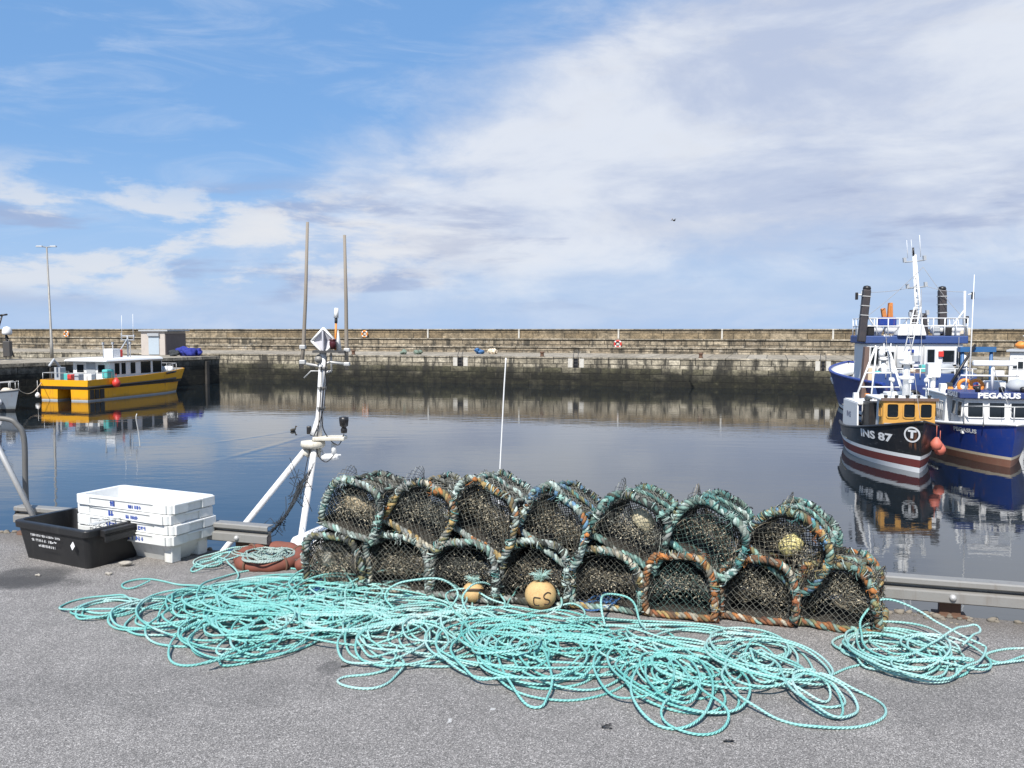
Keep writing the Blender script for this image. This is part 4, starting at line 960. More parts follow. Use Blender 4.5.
# small bundles of blue net and line at the creels' feet
M['blue_line'] = rope_mat('blue_line', (.02, .08, .22), (.05, .16, .36), (.25, .38, .5))
HG[:] = 0
rope('small bundle of dark blue line at the foot of the middle creels', [(598, 607, .07, 9), (604, 606, .05, 5)], .010, M['blue_line'], 23, stand=.5, name='line_bundle')
rope('small blue and green line bundle at the foot of the leftmost creel', [(325, 589, .08, 7), (345, 590, .06, 4)], .010, M['blue_line'], 24, stand=.4, name='line_bundle')
# ================================================================ boats
M['glass'] = None
m, t, b = new_mat('dark_window_glass'); b.inputs['Base Color'].default_value = (.012, .016, .02, 1); b.inputs['Roughness'].default_value = .06; M['glass'] = m
M['yellow'] = paint('yellow_hull_paint', (.72, .345, .008), .38, .25, (.35, .20, .06), 1.2, hull=True)
M['blue'] = paint('blue_hull_paint', (.012, .042, .24), .40, .45, (.11, .085, .08), 1.2, hull=True)
M['hullblack'] = paint('black_hull_paint', (.013, .013, .014), .36, .4, (.075, .06, .05), 1.5, hull=True)
M['bluedk'] = paint('dark_blue_paint', (.02, .04, .15), .45, .4, (.09, .08, .08), 1.5, hull=True)
M['navy'] = paint('navy_roof_paint', (.03, .065, .20), .5, .4, (.12, .12, .14), 1.5)
M['bluelt'] = paint('mid_blue_paint', (.025, .11, .27), .45, .3, (.10, .10, .12), 1.5)
M['antifoul'] = paint('red_antifouling', (.15, .028, .024), .6, .6, (.12, .06, .05), 2)
M['brownfoul'] = paint('brown_antifouling', (.26, .12, .08), .7, .6, (.35, .28, .2), 2)
M['cream'] = paint('cream_paint', (.66, .56, .42), .5, .5, (.35, .2, .1), 2)
M['wood'] = paint('varnished_wood', (.56, .30, .065), .45, .55, (.26, .12, .03), 2.5)
M['greyhull'] = paint('grey_hull_paint', (.19, .22, .26), .5, .4, (.1, .1, .1), 2, hull=True)
M['deckgrey'] = paint('grey_deck', (.25, .26, .26), .7, .5, (.12, .11, .1), 3)
M['funnel'] = paint('black_funnel', (.035, .032, .036), .55, .5, (.14, .09, .07), 2)
M['rustbrown'] = paint('rust_brown_steel', (.13, .085, .07), .7, .7, (.22, .15, .12), 2)
M['orangepaint'] = paint('orange_paint', (.72, .25, .04), .5, .4, (.4, .15, .05), 3)
M['pinkfender'] = paint('faded_red_fender', (.50, .13, .09), .6, .5, (.3, .15, .1), 4)
M['polewood'] = paint('weathered_pole_wood', (.23, .20, .165), .8, .6, (.16, .14, .12), 3)
M['greynet'] = paint('dark_net', (.03, .035, .04), .9, .4, (.08, .08, .08), 8)
M['greybox'] = paint('grey_plastic', (.36, .38, .40), .6, .4, (.2, .2, .2), 4)
M['teal'] = paint('teal_plastic', (.08, .42, .40), .6, .3, (.2, .3, .3), 5)

M['craneorange'] = paint('rusty_orange_paint', (.52, .19, .045), .6, .8, (.22, .09, .04), 5)
M['rigwire'] = paint('rigging_wire', (.30, .30, .30), .6, .4, (.15, .12, .1), 5)
class Hull:
    """x forward from the transom, y to port, z up from the water"""
    def __init__(s, L, B, sheer0, sheer1, rake=.5, full=2.4, stern=.80, midup=0.0):
        s.L, s.B, s.s0, s.s1, s.rake, s.full, s.stern, s.midup = L, B, sheer0, sheer1, rake, full, stern, midup
    def sheer(s, q): return s.s0 + (s.s1 - s.s0) * q ** 2.2
    def point(s, q, z, side):
        zs = s.sheer(q); v = max(0, min(1, z / zs)); xl = s.L - s.rake * (1 - v)
        m = .42
        def pl(p, st): return st + (1 - st) * math.sin(min(1, q / m) * PI / 2) if q < m else max(0.0, 1 - ((q - m) / (1 - m)) ** p)
        h = pl(s.full - .7, s.stern * .9) * .90 * (1 - v ** .8) + pl(s.full, s.stern) * v ** .8
        if z < 0: h *= 1 - .35 * (-z / .8) ** 1.5
        return Vector((q * xl, side * s.B / 2 * h, z))
    def normal(s, q, z, side):
        a = s.point(min(1, q + .01), z, side) - s.point(q - .01, z, side); b_ = s.point(q, z + .03, side) - s.point(q, z - .03, side)
        n = a.cross(b_); n.normalize(); return n if n.y * side > 0 else -n
    def skin(s, mb, bands, nq=34, bulwark=.45, deckmat=None, inner=None):
        """bands: (upper z, material) from below; the last reaches the sheer"""
        qs = [1 - (1 - k / nq) ** 1.35 for k in range(nq + 1)]; lows = [-.8] + [b_[0] for b_ in bands[:-1]]; zt = lows[-1]
        rows = [(z, None) for z in lows] + [(None, f) for f in (.34, .67, 1.0)]
        mats = [b_[1] for b_ in bands[:-1]] + [bands[-1][1]] * 3
        for side in (-1, 1):
            V = []
            for q in qs:
                for z, f in rows: V.append(s.point(q, z if z is not None else zt + (s.sheer(q) - zt) * f, side))
            n = len(rows); 
            for j in range(n - 1):
                Q = [((i * n + j), (i + 1) * n + j, (i + 1) * n + j + 1, i * n + j + 1) for i in range(nq)]
                if side > 0: Q = [tuple(reversed(x_)) for x_ in Q]
                mb.add(V, np.array(Q), mats[j], True)
        n = len(rows)
        for j in range(n - 1):       # transom
            z0 = rows[j][0] if rows[j][0] is not None else zt + (s.sheer(0) - zt) * rows[j][1]; z1 = rows[j + 1][0] if rows[j + 1][0] is not None else zt + (s.sheer(0) - zt) * rows[j + 1][1]
            mb.add([s.point(0, z0, 1), s.point(0, z0, -1), s.point(0, z1, -1), s.point(0, z1, 1)], [(0, 1, 2, 3)], mats[j])
        # inner bulwark and deck
        im = deckmat if inner is None else inner
        for side in (-1, 1):
            V = []
            for q in qs:
                p = s.point(q, s.sheer(q), side); y = side * max(0, abs(p.y) - .07); pd = s.point(q, p.z - bulwark, side); yd = side * max(0, min(abs(p.y), abs(pd.y)) - .07); V += [(p.x, p.y, p.z), (p.x - .02 * q, y, p.z), (min(p.x, pd.x) - .03 * q, yd, p.z - bulwark)]
            Q = [(i * 3 + j, (i + 1) * 3 + j, (i + 1) * 3 + j + 1, i * 3 + j + 1) for i in range(nq) for j in (0, 1)]
            if side > 0: Q = [tuple(reversed(x_)) for x_ in Q]
            mb.add(V, np.array(Q), im)
        V = []
        for q in qs:
            p = s.point(q, s.sheer(q), 1); pd = s.point(q, p.z - bulwark, 1); y = max(0, min(p.y, pd.y) - .06); xd = min(p.x, pd.x) - .03 * q; V += [(xd, y, p.z - bulwark), (xd, -y, p.z - bulwark)]
        mb.add(V, np.array([(2 * i, 2 * i + 1, 2 * i + 3, 2 * i + 2) for i in range(nq)]), deckmat)
        return mb
    def rail(s, mb, dz, r, q0=0.0, q1=1.0, off=0.0, sides=(-1, 1), mat=0, seg=8, n=36):
        for side in sides:
            P = []
            for q in np.linspace(q0, q1, n):
                z = s.sheer(q); p = s.point(q, z, side) if dz >= 0 else s.point(q, z + dz, side); nn = s.normal(min(q, .985), max(z + min(dz, 0) - .05, .1), side); P.append((p.x + nn.x * off, p.y + nn.y * off, z + dz))
            mb.tube(P, r, seg, mat)
        return mb
    def onto(s, mb, V, Fc, q0, z0, side, mat, off=.012):
        out = []
        for a in V:
            q = q0 - side * a[0] / s.L; p = s.point(q, z0 + a[1], side) + s.normal(q, z0 + a[1], side) * off; out.append(p)
        return mb.add(out, Fc, mat)
    def text(s, mb, txt, size, q0, z0, side, mat=0, bold=.004, grow=1.0):
        V, Fc = text_geo(txt, size, bold); V = V.copy(); V[:, 0] *= grow; return s.onto(mb, V, Fc, q0, z0, side, mat)

def win(parent, c, w, h, nrm, frame_mat, up=(0, 0, 1), r=.03, name='window', depth=.03, fw=.035):
    """a window let into a wall: raised frame round a dark pane; c is on the wall face"""
    n = Vector(nrm).normalized(); u = Vector(up); u = (u - n * u.dot(n)).normalized(); x_ = u.cross(n)
    Mx = Matrix((x_, u, n)).transposed().to_4x4(); Mx.translation = Vector(c)
    def rr(w_, h_, r_):
        P = []
        for cx, cy, a0 in ((w_ / 2 - r_, h_ / 2 - r_, 0), (-w_ / 2 + r_, h_ / 2 - r_, 90), (-w_ / 2 + r_, -h_ / 2 + r_, 180), (w_ / 2 - r_, -h_ / 2 + r_, 270)):
            for k in range(4): P.append((cx + r_ * math.cos(R(a0 + 30 * k)), cy + r_ * math.sin(R(a0 + 30 * k))))
        return P
    mb = MB(); A_ = rr(w + 2 * fw, h + 2 * fw, r + fw); B_ = rr(w, h, r); n_ = len(A_)
    rings = [[(*p, -.01) for p in A_], [(*p, depth) for p in A_], [(*p, depth) for p in B_], [(*p, .006) for p in B_]]
    V = [tuple(Mx @ Vector(p)) for rg in rings for p in rg]
    Q = [(i * n_ + k, i * n_ + (k + 1) % n_, (i + 1) * n_ + (k + 1) % n_, (i + 1) * n_ + k) for i in range(3) for k in range(n_)]
    mb.add(V, np.array(Q), 0); f_ = mb.build(name, frame_mat, parent)
    mb = MB(); mb.add(V[3 * n_:], [tuple(range(n_))]); mb.build('pane', M['glass'], f_); return f_

def ladder_mast(mb, p0, p1, w, r=.02, step=.3, mat=0, ux=(1, 0, 0)):
    p0, p1, ux = Vector(p0), Vector(p1), Vector(ux); L = (p1 - p0).length
    for s in (-1, 1): mb.tube([p0 + ux * s * w / 2, p1 + ux * s * w / 2], r, 6, mat)
    k = step
    while k < L: q = p0.lerp(p1, k / L); mb.tube([q - ux * w / 2, q + ux * w / 2], r * .7, 6, mat); k += step

def fender(parent, loc, r, mat, name='fender', cord=.5):
    o = MB().lathe([(0.001, -r * 1.15), (r * .7, -r * .9), (r, -r * .2), (r * .95, r * .3), (r * .5, r * .95), (r * .2, r * 1.25), (0.001, r * 1.3)], (0, 0, 0), seg=16)
    o.tube([(0, 0, r * 1.2), (0, 0, r * 1.2 + cord)], .012, 5, 0)
    return o.build(name, mat, parent, loc=loc)

# ---------------------------------------------------------------- yellow catamaran
a = G(88, 401.6, ZW); b_ = G(184.6, 391.3, ZW); fw = (b_ - a).normalized(); Lc = (b_ - a).length; Bc = 3.9
left = Vector((-fw.y, fw.x, 0)); cc = a + left * Bc / 2
cat = empty('catamaran', (cc.x, cc.y, ZW), rz_of(fw), 'yellow catamaran workboat with white wheelhouse moored at the left side quay', 'boat')
def plan(L, B, z):               # outline of the bridge deck, bows rounded
    rk = L + .75 * z; return [(0, -B / 2), (L * .55, -B / 2), (L * .78, -B / 2 * .97), (L * .90, -B / 2 * .88), (rk * .97, -B / 2 * .70), (rk, -B / 2 * .45), (rk, B / 2 * .45), (rk * .97, B / 2 * .70), (L * .90, B / 2 * .88), (L * .78, B / 2 * .97), (L * .55, B / 2), (0, B / 2)]
mb = MB(); P0, P1, P2, P3 = plan(Lc, Bc, .0), plan(Lc, Bc, .80), plan(Lc, Bc, .98), plan(Lc, Bc, 1.5); n = len(P0)
sh = lambda x_: 1.40 + .30 * max(0, x_ / Lc) ** 2
V = [(x_, y_, .78) for x_, y_ in P1] + [(x_, y_, .98) for x_, y_ in P2] + [(x_, y_ * 1.012, sh(x_)) for x_, y_ in P3] + [(x_ * .985 + .06, y_ * .95, sh(x_)) for x_, y_ in P3] + [(x_ * .985 + .06, y_ * .95, sh(x_) - .35) for x_, y_ in P3]
for j, mt in ((0, 1), (1, 0), (2, 0), (3, 2)):
    mb.add(V, [(j * n + k, j * n + (k + 1) % n, (j + 1) * n + (k + 1) % n, (j + 1) * n + k) for k in range(n)], mt)
mb.add(V[:n], [tuple(range(n))[::-1]], 0); mb.add(V[4 * n:], [tuple(range(n))], 2)
for sy in (-1, 1):               # the two hulls, with a grey boot line just above the water
    w = Bc * .36; yo = sy * (Bc / 2 - w / 2)
    def hp(z, k): rk = Lc + .35 * z - .1; return [(.02, yo - w / 2 * k), (Lc * .6, yo - w / 2 * k), (Lc * .82, yo - w * .42 * k), (rk * .985, yo - .06), (rk, yo), (rk * .985, yo + .06), (Lc * .82, yo + w * .42 * k), (Lc * .6, yo + w / 2 * k), (.02, yo + w / 2 * k)]
    Rg = [(-.7, .7, 3), (-.02, .96, 3), (.09, .97, 0), (.779, 1.0, 0)]; R_ = [[(x_, y_, z) for x_, y_ in hp(z, k)] for z, k, _ in Rg]; n2 = 9
    V = [p for r_ in R_ for p in r_]
    for j, mt in ((0, 3), (1, 4), (2, 0)): mb.add(V, [(j * n2 + k, j * n2 + (k + 1) % n2, (j + 1) * n2 + (k + 1) % n2, (j + 1) * n2 + k) for k in range(n2)], mt)
mb.build('hull', [M['yellow'], M['black'], M['deckgrey'], M['antifoul'], M['greybox']], cat)
mb = MB()
for sy in (-1, 1):
    mb.tube([(x_, sy * (abs(y_) + .03), .93 + .16 * (x_ / Lc) ** 2) for x_, y_ in [(0, Bc / 2), (Lc * .4, Bc / 2), (Lc * .78, Bc / 2 * .98), (Lc * .93, Bc / 2 * .86)]], .07, 8)
    mb.tube([(x_, sy * (abs(y_) + .02), sh(x_) - .10) for x_, y_ in [(Lc * .80, Bc / 2 * .965), (Lc * .92, Bc / 2 * .87), (Lc, Bc / 2 * .66)]], .08, 8)
mb.build('rubbing_strake', M['black'], cat)
mb = MB()
for k in range(3): mb.box((.35 + k * .45, -Bc / 2 - .03, .45), (.38, .05, .62))
mb.build('side_pad', M['black'], cat, bevel=.02)
mb = MB(); x0, x1, wy = Lc * .25, Lc * .84, Bc * .40
mb.prism([(x0, -wy), (x1 - .7, -wy), (x1, -wy * .6), (x1, wy * .6), (x1 - .7, wy), (x0, wy)], 1.15, 2.52); mb.build('wheelhouse', M['white'], cat, bevel=.04)
mb = MB(); V = []
for z, ex in ((2.523, .22), (2.59, .30), (2.70, .22), (2.78, -.25)):
    V += [(x0 - ex - .25, -wy - ex * .8, z), (x1 - .6, -wy - ex * .8, z), (x1 + ex * 1.2, -wy * .55 - ex * .4, z), (x1 + ex * 1.2, wy * .55 + ex * .4, z), (x1 - .6, wy + ex * .8, z), (x0 - ex - .25, wy + ex * .8, z)]
for j in range(3): mb.add(V, [(j * 6 + k, j * 6 + (k + 1) % 6, (j + 1) * 6 + (k + 1) % 6, (j + 1) * 6 + k) for k in range(6)])
mb.add(V[18:], [tuple(range(6))]); mb.add(V[:6], [tuple(range(6))[::-1]]); mb.build('roof', M['white'], cat, bevel=.03)
for xx, w_, h_ in ((x0 + .70, .48, .80), (x0 + 1.32, .44, .80), (x0 + 2.25, .50, .80), (x0 + 3.55, 1.05, .86), (x0 + 4.75, .95, .86)):
    if xx < x1 - .8:
        for sy in (-1, 1): win(cat, (xx, sy * wy, 2.03), w_, h_, (0, sy, 0), M['white'], fw=.03)
for yy in (-.75, 0, .75): win(cat, (x1, yy * .9, 2.1), .6, .55, (1, 0, 0), M['white'])
win(cat, (x1 - .35, -wy * .80, 2.06), .5, .66, (.4 * wy, -.7, 0), M['white']); win(cat, (x1 - .35, wy * .80, 2.06), .5, .66, (.4 * wy, .7, 0), M['white'])
for yy in (-.9, .9): win(cat, (x0, yy, 2.05), .6, .55, (-1, 0, 0), M['white'])
mb = MB(); mb.box((x0 - .012, 0, 1.95), (.05, .75, 1.5)); mb.build('door', M['greybox'], cat, bevel=.015)
mb = MB(); mx = x0 + 3.6
mb.tube([(mx, 0, 2.7), (mx, 0, 4.35)], .06, 8); mb.tube([(mx - 1.25, 0, 2.75), (mx, 0, 4.1)], .045, 8); mb.tube([(mx, -.6, 4.0), (mx, .6, 4.0)], .035, 6); mb.box((mx + .1, 0, 4.3), (.16, 1.1, .09)); mb.tube([(mx, -.55, 4.0), (mx, -.55, 4.4)], .03, 6); mb.tube([(mx, .55, 4.0), (mx, .55, 4.5)], .03, 6)
mb.build('radar_mast', M['greybox'], cat)
for yy, h_ in ((-.5, 5.9), (.5, 5.8)): mb = MB(); mb.tube([(mx, yy, 4.0), (mx + .03, yy, h_)], .014, 5); mb.build('whip_aerial', M['white'], cat)
mb = MB(); mb.box((x0 + 1.9, -.1, 3.08), (.75, .8, .62)); mb.build('roof_locker', M['white'], cat, bevel=.03)
mb = MB(); mb.box((x0 + 2.45, -.1, 3.05), (.32, .7, .55)); mb.build('liferaft', M['red'], cat, bevel=.08)
mb = MB()
for xx in (x0 + .2, x0 + 1.1, x0 + 2.8): mb = MB(); mb.tube([(xx, -.9, 2.7), (xx, -.9, 3.75)], .03, 6); mb.box((xx, -.9, 3.8), (.12, .12, .16)); mb.build('roof_light', M['greybox'], cat)
mb = MB()                        # rails on the stern and foredeck
for sy in (-1, 1):
    xs = np.linspace(.1, x0 - .1, 4)
    for xx in xs: mb.tube([(xx, sy * Bc * .47, 1.3), (xx, sy * Bc * .47, 1.85)], .022, 6)
    mb.tube([(xs[0], sy * Bc * .47, 1.85), (xs[-1], sy * Bc * .47, 1.85)], .022, 6)
    if sy > 0: mb.tube([(.1, -Bc * .47, 1.85), (.1, Bc * .47, 1.85)], .022, 6)
    mb.build('guard_rail', M['galv'], cat); mb = MB()
    P = [(x1 + .1, sy * wy * 1.05, 2.05), (Lc * .93, sy * Bc * .38, 2.15), (Lc + .4, sy * Bc * .24, 2.15), (Lc + .45, 0, 2.15)]; mb.tube(P, .024, 6)
    for p in P: mb.tube([p, (p[0], p[1], 1.5)], .022, 6)
    mb.build('bow_rail', M['galv'], cat); mb = MB()
g = np.random.default_rng(4)
for k in range(7):
    mb = MB(); q = g.uniform(.2, .36); mb.box((g.uniform(.4, x0 - .4), -Bc * .30 + k * Bc * .10, 1.05 + q * 1.1), (q * 1.4, q, q * 2.0)); mb.build('deck_gear', M[['white', 'greybox', 'white', 'red', 'deckgrey', 'teal', 'white'][k]], cat, bevel=.05)
mb = MB(); mb.box((x0 - .15, -Bc * .40, 1.72), (.7, .45, .62)); mb.build('deck_gear', M['teal'], cat, bevel=.08)
for k in range(11):
    mb = MB(); q = g.uniform(.18, .34); mb.blob((0, 0, 0), (q * 1.3, q, q), .2, 0, 8, k); mb.build('deck_gear', M[['white', 'white', 'cream', 'white', 'greybox', 'white'][k % 6]], cat, loc=(x1 + .3 + g.uniform(0, Lc - x1), g.uniform(-.9, .9) - .2, 1.62 + g.uniform(0, .15)))
fender(cat, (2.3, -Bc / 2 - .27, 1.12), .27, M['red'], cord=.3)
mb = MB(); mb.box((.9, Bc * .30, 1.75), (.5, .5, .9)); mb.tube([(.9, Bc * .3, 2.2), (.4, Bc * .3, 2.75), (.0, Bc * .3, 2.3)], .09, 8); mb.build('stern_winch', M['greybox'], cat, bevel=.06)
fender(cat, (-.16, Bc * .5 + .1, .35), .16, M['white'], cord=.8)
mb = MB(); p0 = cat.matrix_basis @ Vector((0, 0, 0)); gb_bow = G(16, 398, ZW)

# ---------------------------------------------------------------- grey boat nosing in at the left edge
st = G(15, 411, ZW); fwd = Vector((.90, -.44, 0)).normalized(); hg = Hull(7.5, 2.6, .85, 1.25, .4, 2.6)
o = st - fwd * (7.5 - .4); gb = empty('grey_boat', (o.x, o.y, ZW), rz_of(fwd), 'grey boat with small white fenders, only its bow reaching in at the left edge', 'boat')
hg.skin(mb := MB(), [(.0, 1), (.12, 2), (9, 0)], deckmat=3, bulwark=.25); mb.build('hull', [M['greyhull'], M['antifoul'], M['black'], M['deckgrey']], gb)
hg.rail(mb := MB(), 0.02, .05, off=.0); mb.build('gunwale', M['galv_dull'], gb)
mb = MB(); hg.rail(mb, .55, .02, .5, .97, off=-.08)
for q in (.52, .66, .8, .95):
    for s in (-1, 1): p = hg.point(q, hg.sheer(q), s); mb.tube([(p.x, p.y * .93, p.z), (p.x, p.y * .93, p.z + .56)], .02, 6)
mb.build('guard_rail', M['galv'], gb)
for q in (.90, .72): p = hg.point(q, .5, -1); fender(gb, (p.x, p.y - .15, .55), .17, M['white'], cord=.5)
mb = MB(); mb.box((3.2, 0, 1.4), (2.2, 1.5, 1.3), 0, None, (.9, .9)); mb.build('cuddy', M['white'], gb, bevel=.05)
mb = MB(); mb.blob((6.2, .1, 1.12), (.35, .3, .2), .2, 0, 9, 3); mb.build('coiled_warp', M['cream'], gb)
# mooring line from the grey boat to the catamaran
A_ = gb.matrix_basis @ Vector((7.2, .1, 1.3)); B_ = cat.matrix_basis @ Vector((0, Bc * .48, 1.2)); P = [A_.lerp(B_, k / 20) - Vector((0, 0, .5 * math.sin(PI * k / 20))) for k in range(21)]
mb = MB(); mb.tube(P, .022, 6); tag(mb.build('mooring_line', M['cream']), 'slack mooring line between grey bow and yellow catamaran', 'mooring line')

# ---------------------------------------------------------------- black boat INS 87
st = G(919, 473, ZW); fwd = Vector((-.15, -.99, 0)).normalized(); hb = Hull(7.4, 2.75, .95, 1.72, .35, 2.5, .72)
o = st - fwd * (7.4 - .35); bb = empty('fishing_boat', (o.x, o.y, ZW), rz_of(fwd), 'black hulled fishing boat lettered INS 87 with a yellow wood wheelhouse front', 'boat', None)
hb.skin(mb := MB(), [(.17, 2), (.44, 1), (.57, 2), (9, 0)], deckmat=3, inner=2); mb.build('hull', [M['hullblack'], M['antifoul'], M['white'], M['deckgrey']], bb)
hb.rail(mb := MB(), .03, .055, off=.0); mb.build('gunwale', M['black'], bb)
hb.rail(mb := MB(), -.42, .022, .0, .38, off=.01, sides=(-1,)); mb.build('rubbing_strake', M['cream'], bb)
mb = MB(); hb.text(mb, 'INS 87', .38, .735, 1.04, -1, 0, .014, 1.7); mb.build('registration', M['white'], bb)
mb = MB(); q = np.linspace(0, 2 * PI, 40, endpoint=False)
ringV = np.concatenate([np.stack([.27 * np.cos(q), .27 * np.sin(q)], 1), np.stack([.215 * np.cos(q), .215 * np.sin(q)], 1)]); 
hb.onto(mb, ringV, [(k, (k + 1) % 40, 40 + (k + 1) % 40, 40 + k) for k in range(40)], .955, 1.28, -1, 0, .014); hb.text(mb, 'T', .36, .955, 1.28, -1, 0, .02, 1.15); mb.build('emblem', M['white'], bb)
# shelter side, door, wheelhouse
mb = MB(); mb.box((2.5, -1.16, 1.45), (2.3, .06, 1.15), 0, None, (.94, 1)); mb.box((2.6, 1.12, 1.42), (2.0, .06, 1.15), 0, None, (.94, 1)); mb.box((2.6, 0, 2.03), (2.1, 2.36, .07)); mb.build('shelter', M['white'], bb, bevel=.015)
mb = MB(); text_on(mb, 'INS', .30, (2.35, -1.195, 1.5), (1.5, 0, 0), (0, 0, 1), 0, .004); mb.build('lettering', M['bluedk'], bb)
mb = MB(); mb.box((4.1, 0, 1.55), (.86, 2.0, 1.15)); mb.build('passage', M['black'], bb)
mb = MB(); mb.box((5.05, .05, 1.75), (1.0, 1.66, 1.10), 0, None, (.96, .96)); mb.build('wheelhouse', M['white'], bb, bevel=.02)
mb = MB(); mb.box((5.60, .05, 1.80), (.09, 1.72, 1.04)); mb.box((5.36, -.805, 1.80), (.42, .035, 1.02)); mb.build('wood_front', M['wood'], bb, bevel=.012)
for yy in (-.50, 0.05, .60): win(bb, (5.648, yy, 1.95), .36, .46, (1, 0, 0), M['wood'], fw=.04, r=.06)
win(bb, (5.36, -.824, 1.95), .22, .44, (0, -1, 0), M['wood'], fw=.03)
mb = MB(); mb.box((4.62, .05, 2.33), (2.1, 1.9, .07)); mb.build('roof', M['white'], bb, bevel=.02)
mb = MB(); mb.box((5.69, .05, 2.345), (.05, 1.9, .10)); mb.build('roof_edge', M['rustbrown'], bb)
for k in range(5): mb = MB(); mb.lathe([(0.001, 0), (.05, 0), (.07, .09), (.05, .12), (.001, .12)], (5.5, -.7 + k * .36, 2.37), seg=10); mb.build('roof_lamp', M['black'], bb)
mb = MB(); mb.tube([(5.72, -.8, 1.5), (5.72, .9, 1.5)], .022, 6); mb.build('hand_rail', M['galv'], bb)
# A frame gallows and white mast with its ladder
mb = MB(); top = 4.05
for s in (-1, 1):
    mb.tube([(2.2, s * .95, 2.0), (2.2, s * .25, top)], .040, 8); mb.tube([(3.2, s * .62, 2.0), (2.3, s * .22, top)], .030, 8); mb.tube([(1.1, s * .95, 1.2), (2.1, s * .25, top - .1)], .030, 8)
for z, y_ in ((2.55, .76), (3.1, .57), (top, .28)): mb.tube([(2.2, -y_, z), (2.2, y_, z)], .03, 8)
mb.lathe([(.001, -.1), (.12, -.1), (.14, 0), (.12, .1), (.001, .1)], (2.2, 0, top - .2), (0, 1, 0), 12); mb.build('gallows', M['white'], bb)
mb = MB(); mb.tube([(4.2, .35, 2.36), (4.2, .35, 4.0)], [.13, .11], 12); mb.lathe([(.001, 0), (.27, .02), (.28, .08), (.24, .14), (.001, .16)], (4.2, .35, 2.95), seg=16); mb.lathe([(.001, 0), (.26, .02), (.26, .12), (.001, .16)], (4.2, .35, 3.5), seg=16); mb.build('mast', M['white'], bb)
mb = MB(); ladder_mast(mb, (4.2, .35, 3.95), (3.9, .75, 5.6), .22, .022, .28, 0, (0, 1, 0)); mb.build('mast_ladder', M['white'], bb)
mb = MB(); mb.box((3.4, .3, 2.26), (.7, .9, .38)); mb.build('roof_locker', M['white'], bb, bevel=.04)
for yy in (-.3, .85): mb = MB(); mb.tube([(4.8, yy, 2.36), (4.8, yy, 2.9)], .02, 6); mb.lathe([(.001, 0), (.07, .01), (.09, .08), (.05, .16), (.001, .17)], (4.8, yy, 2.9), seg=12); mb.build('beacon', M['white'], bb)
p = hb.point(.93, 1.1, 1); fender(bb, (p.x + .05, p.y + .24, .95), .19, M['pinkfender'], cord=.4)
p = hb.point(.86, 1.1, 1); fender(bb, (p.x, p.y + .24, .72), .19, M['pinkfender'], cord=.4)
for k in range(4):
    q_ = .08 + k * .08; p = hb.point(q_, .9, -1); 
mb = MB()
for yy in (-.8, -.2, .5): mb.tube([(.35, yy, .9), (.35, yy, 1.7)], .03, 6)
mb.tube([(.35, -1.0, 1.7), (.35, 1.0, 1.7)], .03, 6); mb.build('stern_rail', M['galv_dull'], bb)

g = np.random.default_rng(31)
for k in range(9):
    mb = MB(); q = g.uniform(.06, .13); mname = ['white', 'greynet', 'orangepaint', 'cream', 'greybox', 'teal', 'white', 'greynet', 'red'][k]
    if k % 2: mb.blob((0, 0, q), (q * 1.4, q * 1.2, q), .3, 0, 8, k, 3)
    else: mb.box((0, 0, q), (q * 2, q * 1.6, q * 2), 0, None, (.9, .9))
    mb.build('deck_gear', M[mname], bb, bevel=.02, loc=(2.0 + g.uniform(0, 2.2), -.9 + k * .22, 2.07))
for a_, b2 in (((2.2, 0, 4.0), (.3, 0, 1.7)), ((4.2, .35, 4.9), (7.0, 0, 1.8)), ((4.1, .4, 5.2), (2.2, -.2, 4.0)), ((3.95, .7, 5.5), (1.0, 1.0, 1.2))):
    mb = MB(); mb.tube([Vector(a_), Vector(b2)], .010, 5); mb.build('rigging', M['rigwire'], bb)
for yy in (-.45, .2, .8):
    mb = MB(); mb.tube([(5.2, yy, 2.36), (5.2, yy, 2.36 + .5 + .3 * abs(yy))], .016, 5); mb.box((5.2, yy, 2.9 + .3 * abs(yy)), (.10, .16, .10)); mb.build('aerial', M['white'], bb)

# ---------------------------------------------------------------- blue boat PEGASUS
st = G(1010, 467.5, ZW); fwd = Vector((-.20, -.98, 0)).normalized(); hp_ = Hull(9.0, 3.3, 1.05, 1.52, .45, 2.7, .78)
o = st - fwd * (9 - .45); pg = empty('fishing_boat', (o.x, o.y, ZW), rz_of(fwd), 'blue hulled fishing boat named PEGASUS with white deckhouse, beside the black boat', 'boat')
hp_.skin(mb := MB(), [(.02, 1), (.26, 1), (.36, 2), (1.0, 0), (9, 3)], deckmat=4, inner=3, bulwark=.35); mb.build('hull', [M['blue'], M['brownfoul'], M['cream'], M['blue'], M['deckgrey']], pg)
hp_.rail(mb := MB(), .03, .06); mb.build('gunwale', M['white'], pg)
hp_.rail(mb := MB(), -.62, .035, .2, .62, off=.02, sides=(-1,)); mb.build('rubbing_strake', M['greybox'], pg)
mb = MB(); hp_.text(mb, 'PEGASUS', .20, .80, 1.12, -1, 0, .008, 1.35); mb.build('name_lettering', M['white'], pg)
mb = MB(); mb.box((4.1, 0, 1.55), (3.0, 2.7, 1.45), 0, None, (.97, .95)); mb.build('deckhouse', M['white'], pg, bevel=.03)
mb = MB(); mb.box((4.1, 0, 2.31), (3.15, 2.75, .07)); mb.build('deckhouse_roof', M['white'], pg, bevel=.02)
win(pg, (4.4, -1.325, 1.65), .70, .62, (0, -1, .05), M['white'])
mb = MB(); mb.box((6.35, 0, 1.62), (1.5, 2.3, 1.30), 0, None, (.93, .93)); mb.build('wheelhouse', M['white'], pg, bevel=.03)
for yy in (-.72, 0, .72): win(pg, (7.075, yy, 1.86), .50, .52, (1, 0, .07), M['white'])
for xx in (5.98, 6.68): win(pg, (xx, -1.112, 1.86), .48, .52, (0, -1, .06), M['white'])
